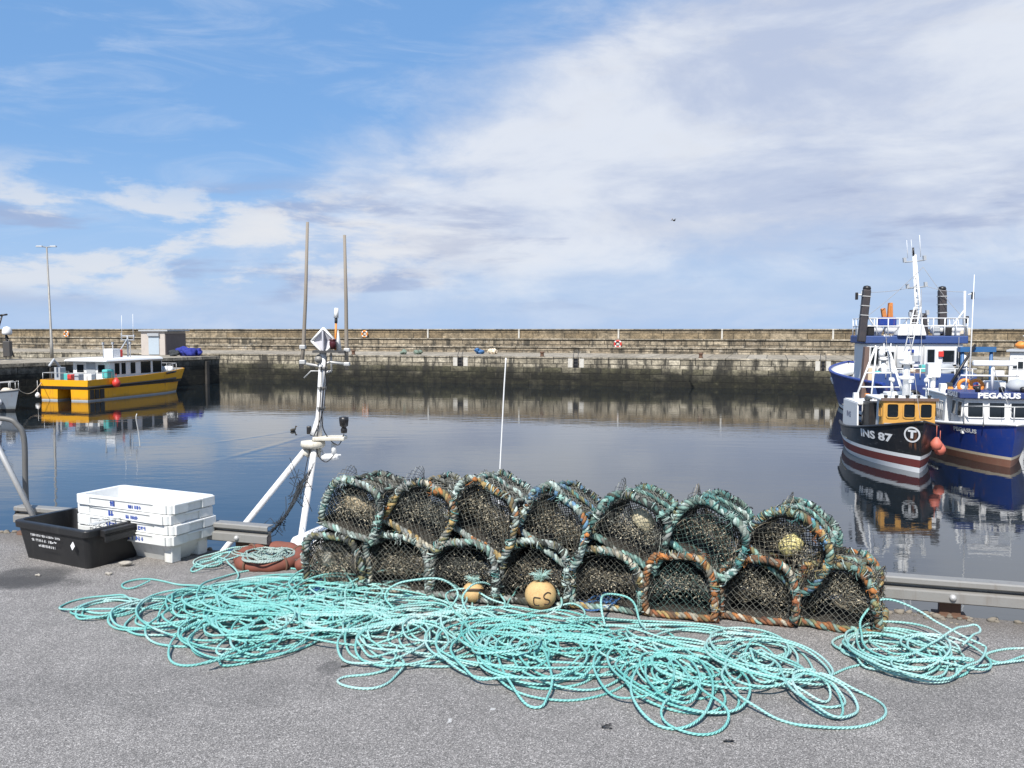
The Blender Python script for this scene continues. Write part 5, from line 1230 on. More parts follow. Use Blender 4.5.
mb = MB(); mb.box((6.35, 0, 2.39), (1.8, 2.6, .22)); mb.build('roof_board', M['bluedk'], pg, bevel=.03)
mb = MB(); text_on(mb, 'PEGASUS', .26, (6.4, -1.312, 2.39), (1.15, 0, 0), (0, 0, 1), 0, .012); text_on(mb, 'PEGASUS', .26, (7.262, 0, 2.39), (0, 1.35, 0), (0, 0, 1), 0, .012); mb.build('sign_lettering', M['white'], pg)
mb = MB()
for k in range(4): mb.tube([(5.0 + k * .22, -1.45, 1.35), (5.0 + k * .22, -1.45, 2.05)], .022, 6)
mb.tube([(4.9, -1.45, 2.05), (5.75, -1.45, 2.05)], .022, 6); mb.tube([(4.9, -1.45, 1.72), (5.75, -1.45, 1.72)], .018, 6)
mb.build('guard_rail', M['galv'], pg); mb = MB()
P = [(7.3, -1.15, 2.0), (8.1, -.75, 2.08), (8.75, 0, 2.12), (8.1, .75, 2.08), (7.3, 1.15, 2.0)]; mb.tube(P, .022, 6)
for p in P: mb.tube([p, (p[0], p[1], 1.35)], .02, 6)
mb.build('bow_rail', M['galv'], pg)
mb = MB(); mb.tube([(4.6, -.2, 2.34), (4.75, -.2, 6.9)], [.035, .012], 7); mb.build('whip_aerial', M['white'], pg)
mb = MB(); mb.tube([(5.9, .2, 2.5), (5.9, .2, 3.4)], .06, 8); mb.tube([(5.9, -.9, 3.05), (5.9, 1.1, 3.05)], .035, 6); mb.box((5.9, .4, 3.15), (.3, .3, .2)); mb.build('roof_mast', M['white'], pg)
mb = MB(); mb.box((5.9, .25, 3.52), (.22, 1.5, .20)); mb.build('radar_scanner', M['white'], pg, bevel=.05)
mb = MB(); mb.lathe([(.001, 0), (.36, .02), (.38, .2), (.25, .38), (.001, .44)], (6.2, .95, 2.52), seg=18); mb.build('radome', M['greybox'], pg)
for yy in (-.55, -.15): 
    mb = MB(); th = np.linspace(0, 2 * PI, 24, endpoint=False); v_, f_ = tube(np.stack([5.25 + 0 * th, yy + .22 * np.cos(th), 2.62 + .22 * np.sin(th)], 1), .07, 8, (1, 0, 0), True); mb.add(v_, f_, 0, True); mb.build('lifebuoy', M['orangepaint'], pg)
mb = MB(); mb.box((5.2, .5, 2.6), (.5, .7, .45)); mb.build('roof_locker', M['white'], pg, bevel=.05)
for (xx, yy) in ((6.9, -.6), (6.9, .2), (6.9, .9)): mb = MB(); mb.lathe([(.001, 0), (.09, 0), (.1, .16), (.04, .2), (.001, .2)], (xx, yy, 2.51), seg=10); mb.build('floodlight', M['black'], pg)
mb = MB(); mb.tube([(2.6, -1.0, 2.35), (2.6, -1.0, 3.3)], .11, 10); mb.box((2.6, -1.0, 3.1), (.5, .5, .6)); mb.build('net_hauler', M['white'], pg, bevel=.05)
p = hp_.point(.5, .9, -1); fender(pg, (p.x, p.y - .22, .8), .19, M['pinkfender'], cord=.3)

g = np.random.default_rng(41)
for k in range(10):
    mb = MB(); q = g.uniform(.08, .16); mname = ['white', 'orangepaint', 'greynet', 'white', 'greybox', 'black', 'red', 'white', 'cream', 'greynet'][k]
    if k % 2: mb.blob((0, 0, q), (q * 1.4, q * 1.2, q), .3, 0, 8, k, 3)
    else: mb.box((0, 0, q), (q * 2, q * 1.6, q * 2), 0, None, (.9, .9))
    mb.build('deck_gear', M[mname], pg, bevel=.02, loc=(2.9 + g.uniform(0, 2.2), -1.15 + k * .24, 2.35))
for a_, b2 in (((5.9, .2, 3.35), (8.8, 0, 1.7)), ((5.9, .2, 3.35), (.3, 0, 2.0)), ((5.9, -.9, 3.05), (4.7, -1.3, 1.4))):
    mb = MB(); mb.tube([Vector(a_), Vector(b2)], .010, 5); mb.build('rigging', M['rigwire'], pg)
for xx, yy, h_ in ((6.7, -.95, .9), (6.0, 1.0, 1.3), (5.6, -.6, .7)):
    mb = MB(); mb.tube([(xx, yy, 2.5), (xx, yy, 2.5 + h_)], .014, 5); mb.build('aerial', M['white'], pg)

# ---------------------------------------------------------------- big blue and white vessel behind
o = D(933, 400, 43.0); fwd = Vector((.12, .993, 0)).normalized(); hv = Hull(16.0, 5.6, 1.95, 2.5, 1.0, 2.6, .86)
bv = empty('trawler', (o.x, o.y, ZW), rz_of(fwd), 'large blue and white trawler with two black funnels and tall white mast', 'boat')
hv.skin(mb := MB(), [(.05, 2), (.25, 1), (9, 0)], deckmat=3, inner=1, bulwark=.9); mb.build('hull', [M['bluedk'], M['white'], M['antifoul'], M['deckgrey']], bv)
hv.rail(mb := MB(), .03, .09); mb.build('gunwale', M['blue'], bv)
hv.rail(mb := MB(), -.55, .30, .62, .985, off=-.22, sides=(1,)); mb.build('bow_bulwark', M['white'], bv)
Z1, Z2 = 2.2, 4.0; xw = 3.2
mb = MB(); mb.box((xw + 1.2, -.1, (1.05 + Z2) / 2), (2.4, 5.0, Z2 - 1.05)); mb.build('superstructure', M['white'], bv, bevel=.04)
mb = MB(); mb.box((xw + 1.2, -.1, Z2 + .22), (2.7, 5.4, .42)); mb.build('roof_band', M['navy'], bv, bevel=.05)
mb = MB(); mb.box((1.0, .1, 1.75), (.12, 5.1, 1.5)); mb.build('stern_bulwark', M['navy'], bv, bevel=.03)
mb = MB(); mb.box((xw - .35, -1.3, 2.35), (.6, 2.3, .55)); mb.build('winch_cover', M['white'], bv, bevel=.06)
mb = MB(); mb.box((xw - .5, -1.3, 2.72), (.8, 2.5, .10)); mb.build('cover_edge', M['blue'], bv)
for yy, w_, h_ in ((1.95, .42, .95), (1.25, .55, .45), (-.95, .36, .72), (-1.85, .58, .62), (-2.4, .24, .9)): win(bv, (xw, yy, 3.32), w_, h_, (-1, 0, 0), M['greybox'], fw=.04)
win(bv, (xw, -2.0, 2.62), .55, .5, (-1, 0, 0), M['greybox'], fw=.04)
for yy, zz, w_, h_, m_ in ((.55, 2.95, .55, .5, 'greybox'), (-.2, 3.2, .4, .35, 'greybox'), (2.35, 2.3, .5, .8, 'cream'), (1.15, 2.7, .3, .6, 'white'), (-1.45, 3.45, .25, .3, 'red'), (.1, 3.6, .3, .18, 'blue')):
    mb = MB(); mb.box((xw - .06, yy, zz), (.12, w_, h_)); mb.build('wall_cabinet', M[m_], bv, bevel=.02)
for yy, m_ in ((.85, 'galv'), (1.95, 'white'), (-.55, 'galv')): mb = MB(); mb.tube([(xw - .08, yy, 1.9), (xw - .08, yy, 3.85), (xw - .02, yy, 3.9)], .045, 7); mb.build('wall_pipe', M[m_], bv)
for k, (yy, z_) in enumerate(((.3, 2.75),)):
    mb = MB(); th = np.linspace(0, 2 * PI, 20, endpoint=False); v_, f_ = tube(np.stack([xw - .1 + 0 * th, yy + .24 * np.cos(th), z_ + .24 * np.sin(th)], 1), .05, 6, (1, 0, 0), True); mb.add(v_, f_, 0, True); mb.build('hose_coil', M['black'], bv)
mb = MB()                        # rail round the monkey island
def rail_rect(mb, x0, x1, y0, y1, z0, h, n1, n2, r=.03, mids=(1.0, .55)):
    C = [(x0, y0), (x1, y0), (x1, y1), (x0, y1), (x0, y0)]
    for f in mids: mb.tube([(x_, y_, z0 + h * f) for x_, y_ in C], r, 6)
    for (a_, b2), n_ in zip(zip(C[:-1], C[1:]), (n1, n2, n1, n2)):
        for k in range(n_): q = k / n_; mb.tube([(a_[0] + (b2[0] - a_[0]) * q, a_[1] + (b2[1] - a_[1]) * q, z0), (a_[0] + (b2[0] - a_[0]) * q, a_[1] + (b2[1] - a_[1]) * q, z0 + h)], r, 6)
rail_rect(mb, xw - .1, xw + 2.4, -2.75, 2.5, Z2 + .43, .95, 4, 9); mb.build('guard_rail', M['white'], bv)
g = np.random.default_rng(8)
for k in range(12):
    mb = MB(); q = g.uniform(.2, .42); mb.box((0, 0, q * .8), (q, q * g.uniform(.8, 2), q * 1.6)); mb.build('deck_gear', M[['cream', 'white', 'black', 'greybox'][k % 4]], bv, bevel=.05, loc=(xw + g.uniform(-.1, 1.5), -2.8 + k * .5, Z2 + .43))
mb = MB(); mb.box((xw + .1, .15, Z2 + .75), (.9, 1.5, .62), 0, None, (.8, .8)); mb.build('wheel_box', M['white'], bv, bevel=.06)
mb = MB(); mb.box((xw + .5, 1.25, Z2 + 1.2), (.5, .95, .5)); mb.build('tarpaulin', M['blue'], bv, bevel=.08)
mb = MB(); mb.box((xw + .9, .95, Z2 + 1.6), (.30, .30, 1.3), 0, None, (.8, .7)); mb.box((xw + .9, 1.25, Z2 + 1.45), (.26, .22, 1.0), 0, Matrix.Rotation(R(-10), 3, 'X')); mb.box((xw + .75, .95, Z2 + 1.55), (.06, .08, 1.1)); mb.build('crane_arm', M['craneorange'], bv, bevel=.03)
# funnels lean a little
def funnel(y_, x_, z0, z1, lean):
    f = empty('funnel', (x_, y_, z0)); f.parent = bv; h_ = z1 - z0; f.rotation_euler = (R(lean), 0, 0)
    mb = MB(); mb.box((0, 0, h_ / 2), (.38, .40, h_)); mb.build('stack', M['funnel'], f, bevel=.06)
    mb = MB(); mb.lathe([(.19, 0), (.22, .05), (.17, .18), (.001, .22)], (0, 0, h_), seg=14); mb.build('cap', M['black'], f)
    for k in range(1, 4): mb = MB(); mb.box((0, 0, h_ * (.40 + .18 * k) - .2), (.42, .44, .05)); mb.build('band', M['galv'], f)
funnel(2.72, xw - .1, Z2 + .1, 6.95, 4.5); funnel(-1.95, xw + 1.2, Z2 + .45, 6.95, -2.2)
mb = MB(); mb.box((xw - .5, 2.62, 2.35), (.55, .30, 3.0), 0, Matrix.Rotation(R(3), 3, 'X'), (.7, .8)); mb.build('gallows', M['rustbrown'], bv, bevel=.03)
# main mast, slightly raked, crosstrees and aerials
mt = empty('mast', (xw + 1.0, -.75, Z2 + .25)); mt.parent = bv; mt.rotation_euler = (R(-6), 0, 0)
mb = MB(); mb.tube([(0, -.13, 0), (0, -.05, 4.65)], .065, 8); mb.tube([(0, .22, 0), (0, .05, 4.55)], .05, 8); mb.tube([(.35, 0, 0), (.05, 0, 4.2)], .05, 8)
for k in range(14): mb.tube([(0, -.12 + k * .005, .3 + k * .31), (0, .2 - k * .011, .3 + k * .31)], .02, 5)
mb.build('spar', M['white'], mt)
for z_, w_ in ((4.30, 1.05), (2.85, .95), (1.3, .9)):
    mb = MB(); mb.tube([(0, -w_ / 2, z_), (0, w_ / 2, z_)], .035, 6); mb.box((0, -w_ / 2, z_ + .12), (.16, .15, .26)); mb.box((0, w_ / 2, z_ + .12), (.16, .15, .26)); mb.build('crosstree', M['greybox'], mt)
mb = MB(); mb.tube([(0, -.33, 4.5), (0, -.36, 5.7)], .016, 5); mb.tube([(0, .35, 4.5), (0, .33, 5.5)], .012, 5); mb.tube([(0, .1, 4.6), (0, .1, 5.5)], .012, 5); mb.build('whip_aerial', M['white'], mt)
mb = MB(); mb.tube([(0, .03, 4.6), (0, .03, 5.05)], .05, 6); mb.build('mast_lamp', M['black'], mt)
mb = MB(); mb.box((.1, .28, 1.0), (.4, .26, 1.3)); mb.box((.1, -.32, .8), (.3, .2, 1.2)); mb.build('mast_box', M['funnel'], mt, bevel=.04)
for s, x_ in ((1, 2.55), (-1, 2.75)):
    mb = MB(); mb.tube([(xw + .3, s * x_, Z2 + .4), (xw + .3, s * x_ + .05, 6.85)], .06, 8); mb.tube([(xw + .3, s * (x_ - .9), Z2 + .5), (xw + .3, s * x_, Z2 + 1.9)], .04, 6); mb.tube([(xw + .3, s * x_ - .1, 6.65), (xw + .3, s * x_ + s * .35, 6.7)], .03, 6); mb.build('stay_post', M['white'], bv)
    for yy, zz in ((x_ + .36, 6.6), (x_ + .12, 5.3)): mb = MB(); mb.box((xw + .3, s * yy, zz), (.14, .14, .40)); mb.build('floodlight', M['black'], bv, bevel=.03)
# stern gantry in mid blue on the right, boom
mb = MB(); mb.tube([(1.2, -1.8, 1.6), (1.2, -1.8, 3.7)], .09, 8); mb.tube([(1.2, -3.2, 1.6), (1.2, -3.2, 3.7)], .09, 8); mb.box((1.2, -2.5, 3.75), (.34, 1.75, .26)); mb.build('gantry', M['bluelt'], bv)
mb = MB(); mb.tube([(.6, -.6, 1.2), (.9, -2.3, 4.0)], .07, 8); mb.build('boom', M['black'], bv)
mb = MB()
for k in range(6): mb.tube([(.9, -2.2 + k * .85, 2.25), (.9, -2.2 + k * .85, 2.75)], .025, 6)
mb.tube([(.9, -2.4, 2.75), (.9, 2.3, 2.75)], .028, 6); mb.build('stern_rail', M['white'], bv)
for k in range(5):
    p = hv.point(.03, 1.1, 1); mb = MB(); th = np.linspace(0, 2 * PI, 20, endpoint=False); v_, f_ = tube(np.stack([-.14 + 0 * th, 2.0 - k * 1.0 + .28 * np.cos(th), 1.35 + .28 * np.sin(th)], 1), .11, 8, (1, 0, 0), True); mb.add(v_, f_, 0, True); mb.build('tyre_fender', M['black'], bv)

# running and standing rigging, and the clutter of the working deck
for k, (a_, b2) in enumerate((((xw + 1.0, -.75, 8.2), (xw + .2, 2.6, Z2 + 1.3)), ((xw + 1.0, -.75, 8.2), (xw + .3, -2.75, Z2 + 1.3)), ((xw + 1.0, -.7, 7.0), (.9, .3, 2.8)), ((xw + .3, 2.6, 6.8), (xw + 1.0, -.6, 7.2)), ((xw + .3, -2.8, 6.8), (xw + 1.0, -.8, 7.2)), ((.6, 1.9, 2.3), (xw + .1, 1.4, Z2 + .6)), ((.6, -1.4, 2.3), (xw + .1, -2.4, Z2 + .6)))):
    a_, b2 = Vector(a_), Vector(b2); mb = MB(); mb.tube([a_.lerp(b2, q / 10) - Vector((0, 0, .12 * math.sin(PI * q / 10))) for q in range(11)], .014, 5); mb.build('rigging', M['rigwire'], bv)
g = np.random.default_rng(21)
for k in range(16):
    mb = MB(); q = g.uniform(.16, .34); mname = ['white', 'cream', 'greynet', 'greybox', 'rustbrown', 'white', 'orangepaint', 'teal'][k % 8]
    if k % 3: mb.box((0, 0, q), (q * 1.2, q * g.uniform(1, 1.8), q * 2), 0, None, (.9, .9))
    else: mb.blob((0, 0, q), (q, q * 1.5, q), .3, 0, 9, k, 3)
    mb.build('deck_gear', M[mname], bv, bevel=.03, loc=(1.5 + g.uniform(0, 1.2), -2.3 + k * .30, 1.9 + .35 * (k % 2)))
for yy in (-2.45, -1.5, .9, 1.9):
    mb = MB(); mb.lathe([(.001, -.45), (.20, -.42), (.24, -.3), (.24, .3), (.20, .42), (.001, .45)], (xw + .5, yy, Z2 + .78), (0, 1, 0), 14); mb.build('liferaft_canister', M['white'], bv)
mb = MB(); ladder_mast(mb, (xw - .10, 1.35, 1.9), (xw - .12, 1.35, Z2 + .5), .36, .025, .28, 0, (0, 1, 0)); mb.build('wall_ladder', M['white'], bv)
mb = MB(); mb.tube([(xw - .9, -2.4, 2.3), (xw - .9, -2.4, 3.3), (xw - .4, -2.4, 3.4)], .10, 8); mb.build('vent_pipe', M['white'], bv)
mb = MB(); mb.tube([(xw - .7, 1.7, 2.0), (xw - .7, 1.7, 3.1)], .13, 8); mb.lathe([(.001, 0), (.24, 0), (.26, .14), (.001, .2)], (xw - .7, 1.7, 3.1), seg=14); mb.build('vent_pipe', M['white'], bv)
mb = MB(); mb.box((xw - .9, .2, 2.25), (.8, 1.1, .75)); mb.lathe([(.001, -.6), (.34, -.6), (.34, -.5), (.2, -.45), (.2, .45), (.34, .5), (.34, .6), (.001, .6)], (xw - 1.5, .2, 2.35), (0, 1, 0), 16); mb.build('net_winch', M['rustbrown'], bv)

# ---------------------------------------------------------------- white boat at the right edge, behind PEGASUS
o = D(1032, 410, 49); fwd = Vector((-.55, -.83, 0)).normalized(); hw = Hull(9.0, 3.2, 1.2, 1.8, .5, 2.5)
o = o - fwd * 4; wb = empty('fishing_boat', (o.x, o.y, ZW), rz_of(fwd), 'white boat with a pale wheelhouse, partly seen at the right edge behind PEGASUS', 'boat')
hw.skin(mb := MB(), [(.05, 1), (.3, 2), (9, 0)], deckmat=3); mb.build('hull', [M['white'], M['antifoul'], M['bluedk'], M['deckgrey']], wb)
mb = MB(); mb.box((4.2, 0, 2.2), (3.0, 2.4, 2.6), 0, None, (.95, .93)); mb.build('wheelhouse', M['white'], wb, bevel=.05)
mb = MB(); mb.box((4.2, 0, 3.56), (3.2, 2.6, .12)); mb.build('roof', M['greybox'], wb, bevel=.03)
for yy in (-.7, 0, .7): win(wb, (5.64, yy, 2.85), .5, .6, (1, 0, .05), M['white'])
for xx in (3.4, 4.4, 5.1): win(wb, (xx, -1.14, 2.85), .45, .6, (0, -1, .05), M['white']); win(wb, (xx, 1.14, 2.85), .45, .6, (0, 1, .05), M['white'])
mb = MB(); mb.tube([(3.8, 0, 3.6), (3.8, 0, 5.0)], .06, 8); mb.tube([(3.8, -.6, 4.4), (3.8, .6, 4.4)], .035, 6); mb.build('mast', M['white'], wb)
mb = MB(); mb.lathe([(.001, 0), (.3, .02), (.32, .2), (.001, .36)], (4.5, .3, 3.62), seg=16); mb.build('radome', M['white'], wb)
mb = MB(); mb.blob((5.0, -.6, 3.85), (.3, .3, .22), .2, 0, 9, 3); mb.build('folded_cover', M['orangepaint'], wb)
# ================================================================ small boat lying right under the quay: only its mast gear shows over the edge
M['plate'] = paint('stained_white_plate', (.58, .55, .47), .6, .7, (.28, .20, .12), 7)
M['reflector'] = paint('grey_white_reflector', (.46, .46, .50), .5, .4, (.3, .28, .27), 6)
eb = G(300, 559); bx = eb + EN * 1.55 + EU * .9
hq = Hull(6.4, 2.3, 1.0, 1.5, .5, 2.4); o = bx - EU * 3.6
nb = empty('moored_boat', (o.x, o.y, ZW), rz_of(EU), 'small white boat below the quay edge, its tripod mast showing left of the creels', 'boat')
inv = Matrix.Translation((o.x, o.y, ZW)) @ Matrix.Rotation(rz_of(EU), 4, 'Z'); inv = inv.inverted()
L_ = lambda p: inv @ p
hq.skin(mb := MB(), [(.0, 1), (.12, 2), (9, 0)], deckmat=3, bulwark=.35); mb.build('hull', [M['white'], M['antifoul'], M['black'], M['deckgrey']], nb)
hq.rail(mb := MB(), .03, .05); mb.build('gunwale', M['bluedk'], nb)
cr = L_(D(310, 533, eb.y + 1.1)); xc = L_(D(289, 540, eb.y + 1.1)).x
mb = MB(); mb.box((xc + .85, 0, (.65 + cr.z) / 2), (1.7, 1.5, cr.z - .65), 0, None, (.97, .95)); mb.build('cabin', M['white'], nb, bevel=.09)
for s in (-1, 1): win(nb, (xc + .9, s * .725, cr.z - .5), .6, .4, (0, s, .03), M['white'])
YM = eb.y + 1.35
base = L_(D(313, 441, YM)); foot1 = L_(D(200, 580, eb.y + .95)); foot2 = L_(D(293, 585, eb.y + 1.05)); topm = L_(D(323, 352, YM)); foot3 = Vector((base.x + .5, base.y + .75, cr.z))
dk = 1.0
mb = MB(); mb.tube([base + Vector((-.04, 0, -.04)), foot1 + (foot1 - base) * .55], .026, 10); mb.build('leg', M['mastwhite'], nb)
mb = MB(); mb.tube([base + Vector((.03, -.02, -.03)), foot2 + (foot2 - base) * .9], .027, 10); mb.build('leg', M['mastwhite'], nb)
def LD(px, py, dy=0.0): return L_(D(px, py, YM + dy))
mb = MB(); pa, pb = LD(316, 435), topm; mb.tube([pa, LD(317.5, 428), LD(319.5, 418), LD(320.5, 405), pb], [.052, .042, .034, .032, .030], 14); mb.build('spar', M['mastwhite'], nb)
ex = (LD(340, 400) - LD(330, 400)).normalized(); rx = Matrix.Rotation(math.atan2(ex.y, ex.x), 3, 'Z')
mb = MB(); c_ = LD(330, 438); mb.box(c_, (.27, .15, .035), 0, rx); mb.build('shelf', M['plate'], nb, bevel=.01)
mb = MB(); c_ = LD(313, 444); mb.lathe([(.001, -.03), (.09, -.03), (.105, -.01), (.10, .025), (.001, .035)], c_, seg=20); mb.build('cap_plate', M['plate'], nb)
mb = MB(); c_ = LD(344, 433); mb.lathe([(.001, 0), (.025, 0), (.028, .03), (.018, .05), (.034, .06), (.040, .11), (.040, .135), (.001, .14)], c_, seg=14); mb.build('deck_lamp', M['black'], nb)
mb = MB(); c_ = LD(330, 457); mb.lathe([(.001, -.07), (.026, -.068), (.030, -.03), (.028, .05), (.022, .07), (.001, .07)], c_, (ex.x, ex.y, .05), 14); c2 = LD(334, 450); mb.lathe([(.001, -.04), (.022, -.04), (.022, .055), (.001, .06)], c2, (0, 0, 1), 12); mb.tube([LD(341, 455), LD(326, 456)], .008, 6); mb.tube([LD(328, 458), LD(318, 446)], .01, 6); mb.build('loudhailer', M['white'], nb)
# head of the mast
mb = MB(); c_ = LD(330, 351.5); mb.box(c_, (.27, .13, .018), 0, rx); mb.build('head_plate', M['dark_steel'], nb)
c_ = LD(323.5, 341); s_ = .100; K = [(-1, 0), (0, 1.08), (1, 0), (0, -1.08)]
rp = lambda u, v, w: np.array(c_) + np.array(rx) @ np.array((u * s_, v * s_, w * s_))
mb = MB(); rim = np.array([rp(u, 0, v) for u, v in K]); v_, f_ = tube(np.repeat(rim, 1, 0), .011, 6, (0, 1, .2), True); mb.add(v_, f_, 0, False)
for (u, v), (u2, v2) in zip(K, K[1:] + K[:1]): mb.tube([rp(u, 0, v), rp(u2, 0, v2)], .011, 6)
mb.build('reflector_rim', M['white'], nb)
mb = MB(); V = [rp(u * .97, 0, v * .97) for u, v in K] + [rp(0, .42, 0), rp(0, .42, .97), rp(0, .42, -.97), rp(0, -.12, .8), rp(0, -.12, -.8)]
mb.add(V, [(0, 4, 1), (1, 4, 2), (2, 4, 3), (3, 4, 0)]); mb.box(rp(0, .1, 0), (.012, .09, s_ * 1.7), 0, rx); mb.build('radar_reflector', M['reflector'], nb)
mb = MB(); c_ = LD(333, 349); mb.lathe([(.001, 0), (.020, 0), (.022, .012), (.028, .016), (.030, .060), (.024, .068), (.031, .072), (.031, .082), (.001, .086)], c_, seg=14); mb.build('port_lamp', paint('dark_red_lamp', (.065, .010, .014), .3, .2, (.05, .02, .02), 6), nb)
mb = MB(); mb.tube([LD(335.3, 350, .04), LD(336, 322, .04)], .009, 8, 0); mb.build('aerial_stem', M['orangepaint'], nb)
mb = MB(); mb.tube([LD(336, 323, .04), LD(336.1, 316, .04)], .013, 8, 0); mb.build('aerial_collar', M['dark_steel'], nb)
mb = MB(); mb.tube([LD(336.1, 318, .04), LD(336.6, 308, .04)], [.020, .017], 10, 0); mb.build('aerial_head', M['white'], nb)
mb = MB(); mb.tube([LD(337, 330, .06), LD(338.5, 351, .06)], [.012, .03], 8); mb.build('stay', M['white'], nb)
mb = MB(); c_ = LD(319.5, 359); mb.lathe([(.001, -.02), (.036, -.02), (.040, 0), (.030, .04), (.001, .05)], c_, (-ex.y * -1, -ex.x * 1 - .6, 0), 16); mb.build('speaker', M['galv_dull'], nb)
mb = MB(); mb.tube([LD(331, 353), LD(331.5, 371)], .009, 6); mb.tube([LD(331.5, 371), LD(322, 373)], .012, 6); mb.tube([LD(320, 371), LD(311, 371), LD(304, 378)], .006, 6); mb.tube([LD(302, 363), LD(318, 366), LD(330, 362), LD(348, 364)], .012, 6); mb.tube([LD(338, 352), LD(347, 352)], .012, 6); mb.build('bracket', M['galv'], nb)
mb = MB(); mb.tube([LD(301.5, 368), LD(303.5, 345), LD(305.5, 300), LD(307.5, 222)], [.0165, .016, .0145, .012], 10); po = mb.build('wooden_pole', M['polewood'], nb)
for y_ in (347, 362): mb = MB(); c_ = LD(302.7, y_); mb.box(c_, (.050, .05, .036), 0, rx); mb.build('clamp', M['galv'], nb, bevel=.006)
mb = MB(); mb.tube([LD(346.5, 370), LD(346.5, 345), LD(346, 300), LD(344.5, 235)], [.0165, .0165, .015, .012], 10); mb.build('wooden_pole', M['polewood'], nb)
for y_ in (350, 364): mb = MB(); c_ = LD(347, y_); mb.box(c_, (.050, .05, .030), 0, rx); mb.build('clamp', M['galv'], nb, bevel=.006)
w0 = LD(499, 500, .2); mb = MB(); mb.tube(smooth_path([Vector((w0.x, w0.y, 1.0)), w0, LD(500, 470, .2), LD(502, 430, .2), LD(504, 390, .2), LD(506, 358, .2)], 40), .0062, 8); mb.build('whip_aerial', M['white'], nb)
for k, (pts, r_) in enumerate((([(344, 434), (338, 445), (327, 436), (322, 420), (324.5, 380), (327, 356)], .0045), ([(334, 455), (326, 462), (318, 455), (317, 440), (319, 420), (321, 385), (321, 362)], .004), ([(331, 371), (326, 385), (323.5, 410), (314, 436), (307, 462), (300, 500)], .0035))):
    mb = MB(); mb.tube(smooth_path([LD(px, py, -.05) for px, py in pts], 40), r_, 6); mb.build('cable', M['black'], nb)
for py, px in ((368, 323), (388, 322), (408, 321)):
    mb = MB(); c_ = LD(px, py); mb.lathe([(.030, -.012), (.037, -.012), (.037, .012), (.030, .012)], c_, seg=14); mb.box(c_ + Vector((.0, -.04, 0)), (.02, .02, .02)); mb.build('clip', M['galv_dull'], nb)
mb = MB(); c_ = LD(309, 430); mb.box(c_, (.035, .04, .07), 0, rx); mb.build('junction_box', M['black'], nb, bevel=.008)
for px, py in ((308, 452), (317, 452)):
    mb = MB(); c_ = LD(px, py); mb.lathe([(.001, -.04), (.034, -.04), (.034, .03), (.001, .03)], c_, (base - foot1) if px < 312 else (base - foot2), 12); mb.build('socket', M['plate'], nb)
# dark net bunched between the mast leg and the barrier
g = np.random.default_rng(6); A_ = D(303, 478, eb.y + .95); Bp = D(270, 532, eb.y + .35)
mb = MB(); 
for k in range(26):
    f = np.linspace(0, 1, 14); side = g.normal(0, 1); P = []
    for q in f:
        spread = .10 * abs(q - .55) ** 1.0 * 1.6 + .008; c_ = A_.lerp(Bp, q) - Vector((0, 0, .07 * math.sin(PI * q)))
        P.append((c_.x + side * spread * .6 + g.normal(0, .006), c_.y + g.normal(0, .01), c_.z + side * spread * .7 + g.normal(0, .006)))
    mb.tube(P, .0026, 4, caps=False)
for k in range(24):
    q = g.uniform(0, 1); spread = .10 * abs(q - .55) * 1.6 + .01; c_ = A_.lerp(Bp, q) - Vector((0, 0, .07 * math.sin(PI * q))); mb.tube([(c_.x - spread, c_.y, c_.z + g.normal(0, spread)), (c_.x + g.normal(0, .01), c_.y, c_.z + g.normal(0, spread)), (c_.x + spread, c_.y, c_.z + g.normal(0, spread))], .0024, 4, caps=False)
tag(mb.build('fishing_net', M['greynet']), 'dark net bunched between the white mast leg and the barrier end', 'net')

# ================================================================ things on the far quays
# lamp post
p = G(52, 358, ZF); lp = empty('lamp_post', (p.x, p.y, ZF), 0, 'tall grey lamp post with two short arms on the left side quay', 'lamp post')
hh = (D(52, 247, p.y)).z - ZF
mb = MB(); mb.tube([(0, 0, 0), (0, 0, 1.2), (0, 0, 1.25), (-.12, 0, hh)], [.13, .13, .10, .06], 10); mb.build('column', M['galv_dull'], lp)
mb = MB(); mb.tube([(-.7, 0, hh + .05), (-.12, 0, hh - .02), (.45, 0, hh + .05)], .04, 6); mb.build('arm', M['galv_dull'], lp)
for x_ in (-.72, .42): mb = MB(); mb.box((x_, 0, hh + .06), (.55, .26, .12), 0, None, (.8, .7)); mb.build('lantern', M['greybox'], lp, bevel=.02)
# shed
p = G(141.5, 355, ZF); shx = p.x; shy = p.y; w_ = 24.5 * p.y / F; h_ = 23.5 * p.y / F
sh_ = empty('shed', (shx, shy, ZF), R(-4), 'small flat roofed harbour shed with a pale roller door behind the yellow boat', 'shed')
M['render'] = paint('pinkish_render', (.47, .425, .385), .85, .4, (.25, .2, .17), 1.2)
M['shutter'] = paint('blue_grey_shutter', (.40, .47, .53), .5, .3, (.25, .25, .25), 2)
M['shedside'] = paint('painted_side_shade', (.16, .13, .12), .8, .5, (.08, .07, .06), 1.5)
mb = MB(); mb.box((w_ / 2, 2.1, h_ / 2), (w_, 4.2, h_)); mb.build('walls', M['render'], sh_)
mb = MB(); mb.box((w_ + .03, 2.1, h_ / 2 - .1), (.05, 4.1, h_ - .2)); mb.build('side_shade_sheet', M['shedside'], sh_)  # added sheet, the right wall's shade is put into its dark colour
mb = MB(); mb.box((w_ / 2 + .1, 2.1, h_ + .08), (w_ + .5, 4.6, .15)); mb.build('roof', M['greybox'], sh_, bevel=.02)
mb = MB(); mb.box((w_ * .54, -.03, h_ * .42), (w_ * .44, .06, h_ * .80)); mb.build('roller_door', M['shutter'], sh_, bevel=.01)
mb = MB(); mb.box((w_ * .54, -.10, h_ * .86), (w_ * .48, .2, h_ * .12)); mb.build('shutter_box', M['greybox'], sh_, bevel=.02)
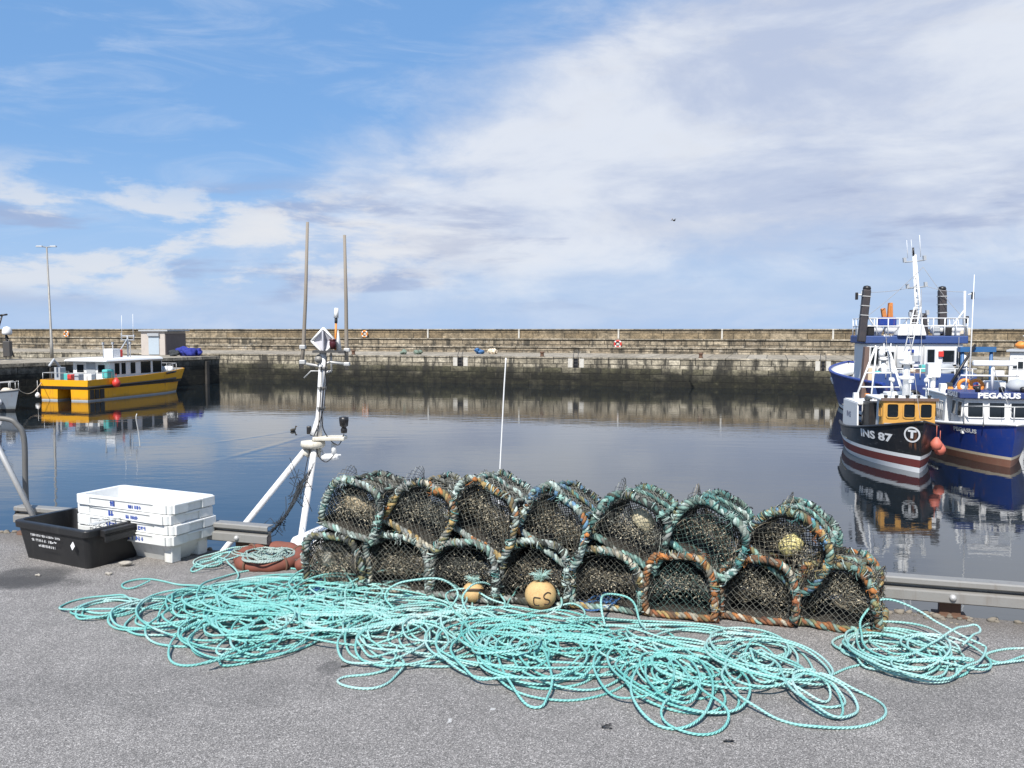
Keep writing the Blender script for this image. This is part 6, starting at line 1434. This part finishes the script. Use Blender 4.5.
# heaps of net
def heap(px, py, z, r, mat, label, sd_, back=1.0):
    p = G(px, py, z); mb = MB(); g = np.random.default_rng(sd_)
    for k in range(7): mb.blob((g.normal(0, r * .32), g.normal(0, r * .25), r * .30 + abs(g.normal(0, r * .22))), (r * .5, r * .42, r * .40), .35, 0, 11, sd_ * 10 + k, 4)
    return tag(mb.build('net_heap', mat, loc=(p.x, p.y + back, z)), label, 'net heap')
M['bluenet'] = paint('blue_net', (.02, .03, .22), .9, .5, (.01, .01, .06), 5); M['greennet'] = paint('green_net', (.15, .20, .16), .9, .5, (.25, .24, .2), 4)
heap(183, 356.3, ZF, .85, M['bluenet'], 'dark blue net heap on the side quay, right of the shed', 3)
heap(172, 356.3, ZF, .5, M['greynet'], 'dark grey net heap between the shed and the blue heap', 4, .4)
heap(412, 356, ZF, .42, M['greennet'], 'low green net heap at the foot of the sea wall, left of the ladder', 5, 5); heap(396, 356, ZF, .36, M['greennet'], 'smaller pale green net heap at the left end of the far heaps', 6, 5)
heap(478, 355.5, ZF, .5, M['bluelt'], 'small blue heap at the foot of the sea wall', 7, 5); heap(492, 355.5, ZF, .5, M['cream'], 'small pale heap at the foot of the sea wall beside the blue one', 8, 5)
# white painted ladder recesses in the far quay face
inv2 = WF.inverted()
def wall_x(px): 
    d = ray(px, 365); a = PL; t_ = (a.x * WN.x + a.y * WN.y) / (d.x * WN.x + d.y * WN.y); return (inv2 @ Vector((d.x * t_, d.y * t_, 0))).x
M['wallpaint'] = paint('flaking_white_paint', (.52, .50, .45), .8, .9, (.16, .14, .11), 2.5)
for px, gap, lab in ((460.5, .55, 'quay ladder between two white painted bands, left of the whip aerial top'), (576, .55, 'quay ladder between two white painted bands, below the round lifebuoy'), (823, .30, 'quay ladder in a square white painted patch, near the trawler')):
    xw_ = wall_x(px); pw = WF @ Vector((xw_, -.02, 0)); o = empty('quay_ladder', (pw.x, pw.y, 0), rz_of(WU), lab, 'ladder', 'iron ladders on the far quay face')
    for s in (-1, 1):
        mb = MB(); mb.box((s * (gap / 2 + .22), 0, -1.24), (.40, .05, .90)); mb.build('painted_band', M['wallpaint'], o)
        mb = MB(); mb.tube([(s * .2, -.12, -3.4), (s * .2, -.12, -.7), (s * .2, .2, -.35)], .03, 6); mb.build('rail', M['dark_steel'], o)
    for k in range(9): mb = MB(); mb.tube([(-.2, -.12, -3.2 + .29 * k), (.2, -.12, -3.2 + .29 * k)], .018, 5); mb.build('rung', M['dark_steel'], o)
    mb = MB(); mb.box((0, .01, -1.75), (gap * .8, .04, 1.9)); mb.build('recess_shade', M['black'], o)  # black sheet on the face, stands for the shade inside the slot
# lifebuoys in their holders, and pale posts on the parapet
def on_wall(px, py, depth_local):
    d = ray(px, py); pt = WF @ Vector((0, depth_local, 0)); t_ = ((pt.x) * WN.x + (pt.y) * WN.y) / (d.x * WN.x + d.y * WN.y); return Vector((d.x * t_, d.y * t_, H + d.z * t_))
for px, py, m_, lab in ((618, 344, 'red', 'red and white lifebuoy on the sea wall near the middle of the picture'), (365, 334, 'orangepaint', 'orange and white lifebuoy on the parapet, right of the two wooden poles'), (67, 334, 'orangepaint', 'orange lifebuoy on the sea wall, right of the lamp post')):
    p = on_wall(px, py, BK + (.75 if py > 340 else 1.25)); o = empty('lifebuoy', p, rz_of(WU), lab, 'lifebuoy', 'lifebuoys on the sea wall')
    th = np.linspace(0, 2 * PI, 32, endpoint=False); mb = MB(); v_, f_ = tube(np.stack([.32 * np.cos(th), -.1 + 0 * th, .32 * np.sin(th)], 1), .085, 8, (0, 1, 0), True); mb.add(v_, f_, 0, True); mb.build('ring', M[m_], o)
    mb = MB(); mb.lathe([(.001, 0), (.20, 0), (.20, .05), (.001, .05)], (0, -.03, 0), (0, 1, 0), 20); mb.build('holder', M['wallpaint'], o)
    for k in range(4): a = R(45 + 90 * k); mb = MB(); tt = np.linspace(a - .22, a + .22, 6); mb.tube(np.stack([.32 * np.cos(tt), -.1 + 0 * tt, .32 * np.sin(tt)], 1), .092, 8); mb.build('band', M['white'], o)
for px in (428, 519, 618.5, 722, 833):
    p = on_wall(px, 338, BK + 1.2); o = empty('wall_post', (p.x, p.y, .63), rz_of(WU), 'white painted post against the parapet of the sea wall' , 'post', 'white posts along the sea wall')
    mb = MB(); mb.box((0, 0, .42), (.17, .16, .84)); mb.build('shaft', M['wallpaint'], o, bevel=.02); mb = MB(); mb.lathe([(.001, 0), (.10, 0), (.11, .08), (.06, .12), (.001, .14)], (0, 0, .842), seg=12); mb.build('head', M['wallpaint'], o)
    o['label'] = {428: 'leftmost white post on the sea wall parapet', 519: 'white post on the sea wall parapet above the whip aerial', 618.5: 'white post on the parapet just above the red and white lifebuoy', 722: 'white post on the parapet midway between the lifebuoy and the trawler', 833: 'white post on the parapet beside the left funnel of the trawler'}[px]
# bollards on the far quay
for px, lab in ((350, 'left bollard of the far quay edge, right of the wooden poles'), (540, 'middle bollard of the far quay edge'), (700, 'right bollard of the far quay edge')):
    xx = wall_x(px); p = WF @ Vector((xx, .7, 0)); o = empty('bollard', (p.x, p.y, ZF), 0, lab, 'bollard', 'bollards along the far quay')
    mb = MB(); mb.lathe([(.001, 0), (.22, 0), (.16, .08), (.15, .28), (.22, .34), (.20, .42), (.001, .45)], seg=14); mb.build('body', M['rust'], o)
# radar mast and dark wheelhouse at the extreme left
p = G(8, 357, ZF); o = empty('radar_post', (p.x, p.y, ZF), 0, 'dark tripod post carrying a white dome at the left edge', 'radar post'); k_ = p.y / F
mb = MB()
for a in (20, 140, 260): mb.tube([(.45 * math.cos(R(a)), .45 * math.sin(R(a)), 0), (0, 0, 21 * k_)], .06, 6)
mb.tube([(0, 0, 14 * k_), (-.1, 0, 23 * k_)], .1, 8); mb.build('tripod', M['black'], o)
mb = MB(); mb.lathe([(.001, 0), (.34, .02), (.40, .18), (.37, .45), (.25, .66), (.001, .74)], (0, 0, 22 * k_), seg=18); mb.build('dome', M['white'], o)
p = G(-9, 360, ZF); o = empty('quay_crane', (p.x, p.y, ZF), R(12), 'dark blue crane tower at the extreme left edge of the photo', 'crane')
mb = MB(); w2 = 12 * k_
mb.box((0, 0, 13 * k_), (w2, w2 * .7, 26 * k_), 0, None, (.8, .8)); mb.build('cab', M['bluedk'], o, bevel=.05)
mb = MB(); ladder_mast(mb, (.2, 0, 26 * k_), (.55, 0, 40 * k_), .7, .06, .5, 0); mb.tube([(.6, 0, 40 * k_), (1.3, -.1, 41 * k_)], .07, 6); mb.build('lattice', M['black'], o)
mb = MB(); mb.box((1.2, 0, 10 * k_), (.5, .6, 1.2)); mb.build('counterweight', M['dark_steel'], o, bevel=.04)
# ducks trailing wakes, a gull
def bird(name, loc, s_, heading, label, body, wing=False):
    o = empty(name, loc, heading, label, 'bird'); mb = MB()
    mb.blob((0, 0, .06 * s_), (.20 * s_, .10 * s_, .09 * s_), .05, 0, 10, 1, 1.5); mb.tube(smooth_path([(.13 * s_, 0, .08 * s_), (.19 * s_, 0, .16 * s_), (.22 * s_, 0, .24 * s_)], 10), [.05 * s_] * 5 + [.035 * s_] * (len(smooth_path([(.13, 0, .08), (.19, 0, .16), (.22, 0, .24)], 10)) - 5), 8)
    mb.blob((.23 * s_, 0, .25 * s_), (.055 * s_, .045 * s_, .045 * s_), .02, 0, 8, 2, 1); mb.build('body', body, o)
    mb = MB(); mb.lathe([(.022 * s_, 0), (.012 * s_, .06 * s_), (.001, .075 * s_)], (.275 * s_, 0, .245 * s_), (1, 0, -.1), 8); mb.build('bill', M['orangepaint'], o)
    if wing:
        for s in (-1, 1):
            mb = MB(); V = [(.12, .06, .10), (-.08, .06, .10), (-.05, .40, .24), (.10, .40, .25), (-.10, .85, .16), (-.02, .85, .17)]; V = [(x_ * s_, y_ * s * s_, z_ * s_) for x_, y_, z_ in V]; V2 = [(x_, y_, z_ - .012) for x_, y_, z_ in V]
            fc = [(0, 1, 2, 3), (3, 2, 4, 5), (9, 8, 7, 6), (11, 10, 8, 9), (1, 0, 6, 7), (2, 1, 7, 8), (4, 2, 8, 10), (5, 4, 10, 11), (3, 5, 11, 9), (0, 3, 9, 6)]; mb.add(V + V2, fc); mb.build('wing', M['greybox'], o)
    return o
M['duck'] = paint('duck_feathers', (.05, .045, .035), .8, .4, (.12, .1, .07), 12)
hd = math.atan2(-(DUCKS[0][1] - DUCKS[0][0]).y, -(DUCKS[0][1] - DUCKS[0][0]).x)
bird('duck', DUCKS[0][0], .8, hd, 'dark duck swimming ahead of the farther wake, left of the mast', M['duck']); bird('duck', DUCKS[1][0], .6, hd, 'dark duck at the head of the nearer wake, close to the mast', M['duck'])
p = D(674, 221, 60); bird('gull', p, .55, R(200), 'small gull flying high over the sea wall', M['duck'], True)
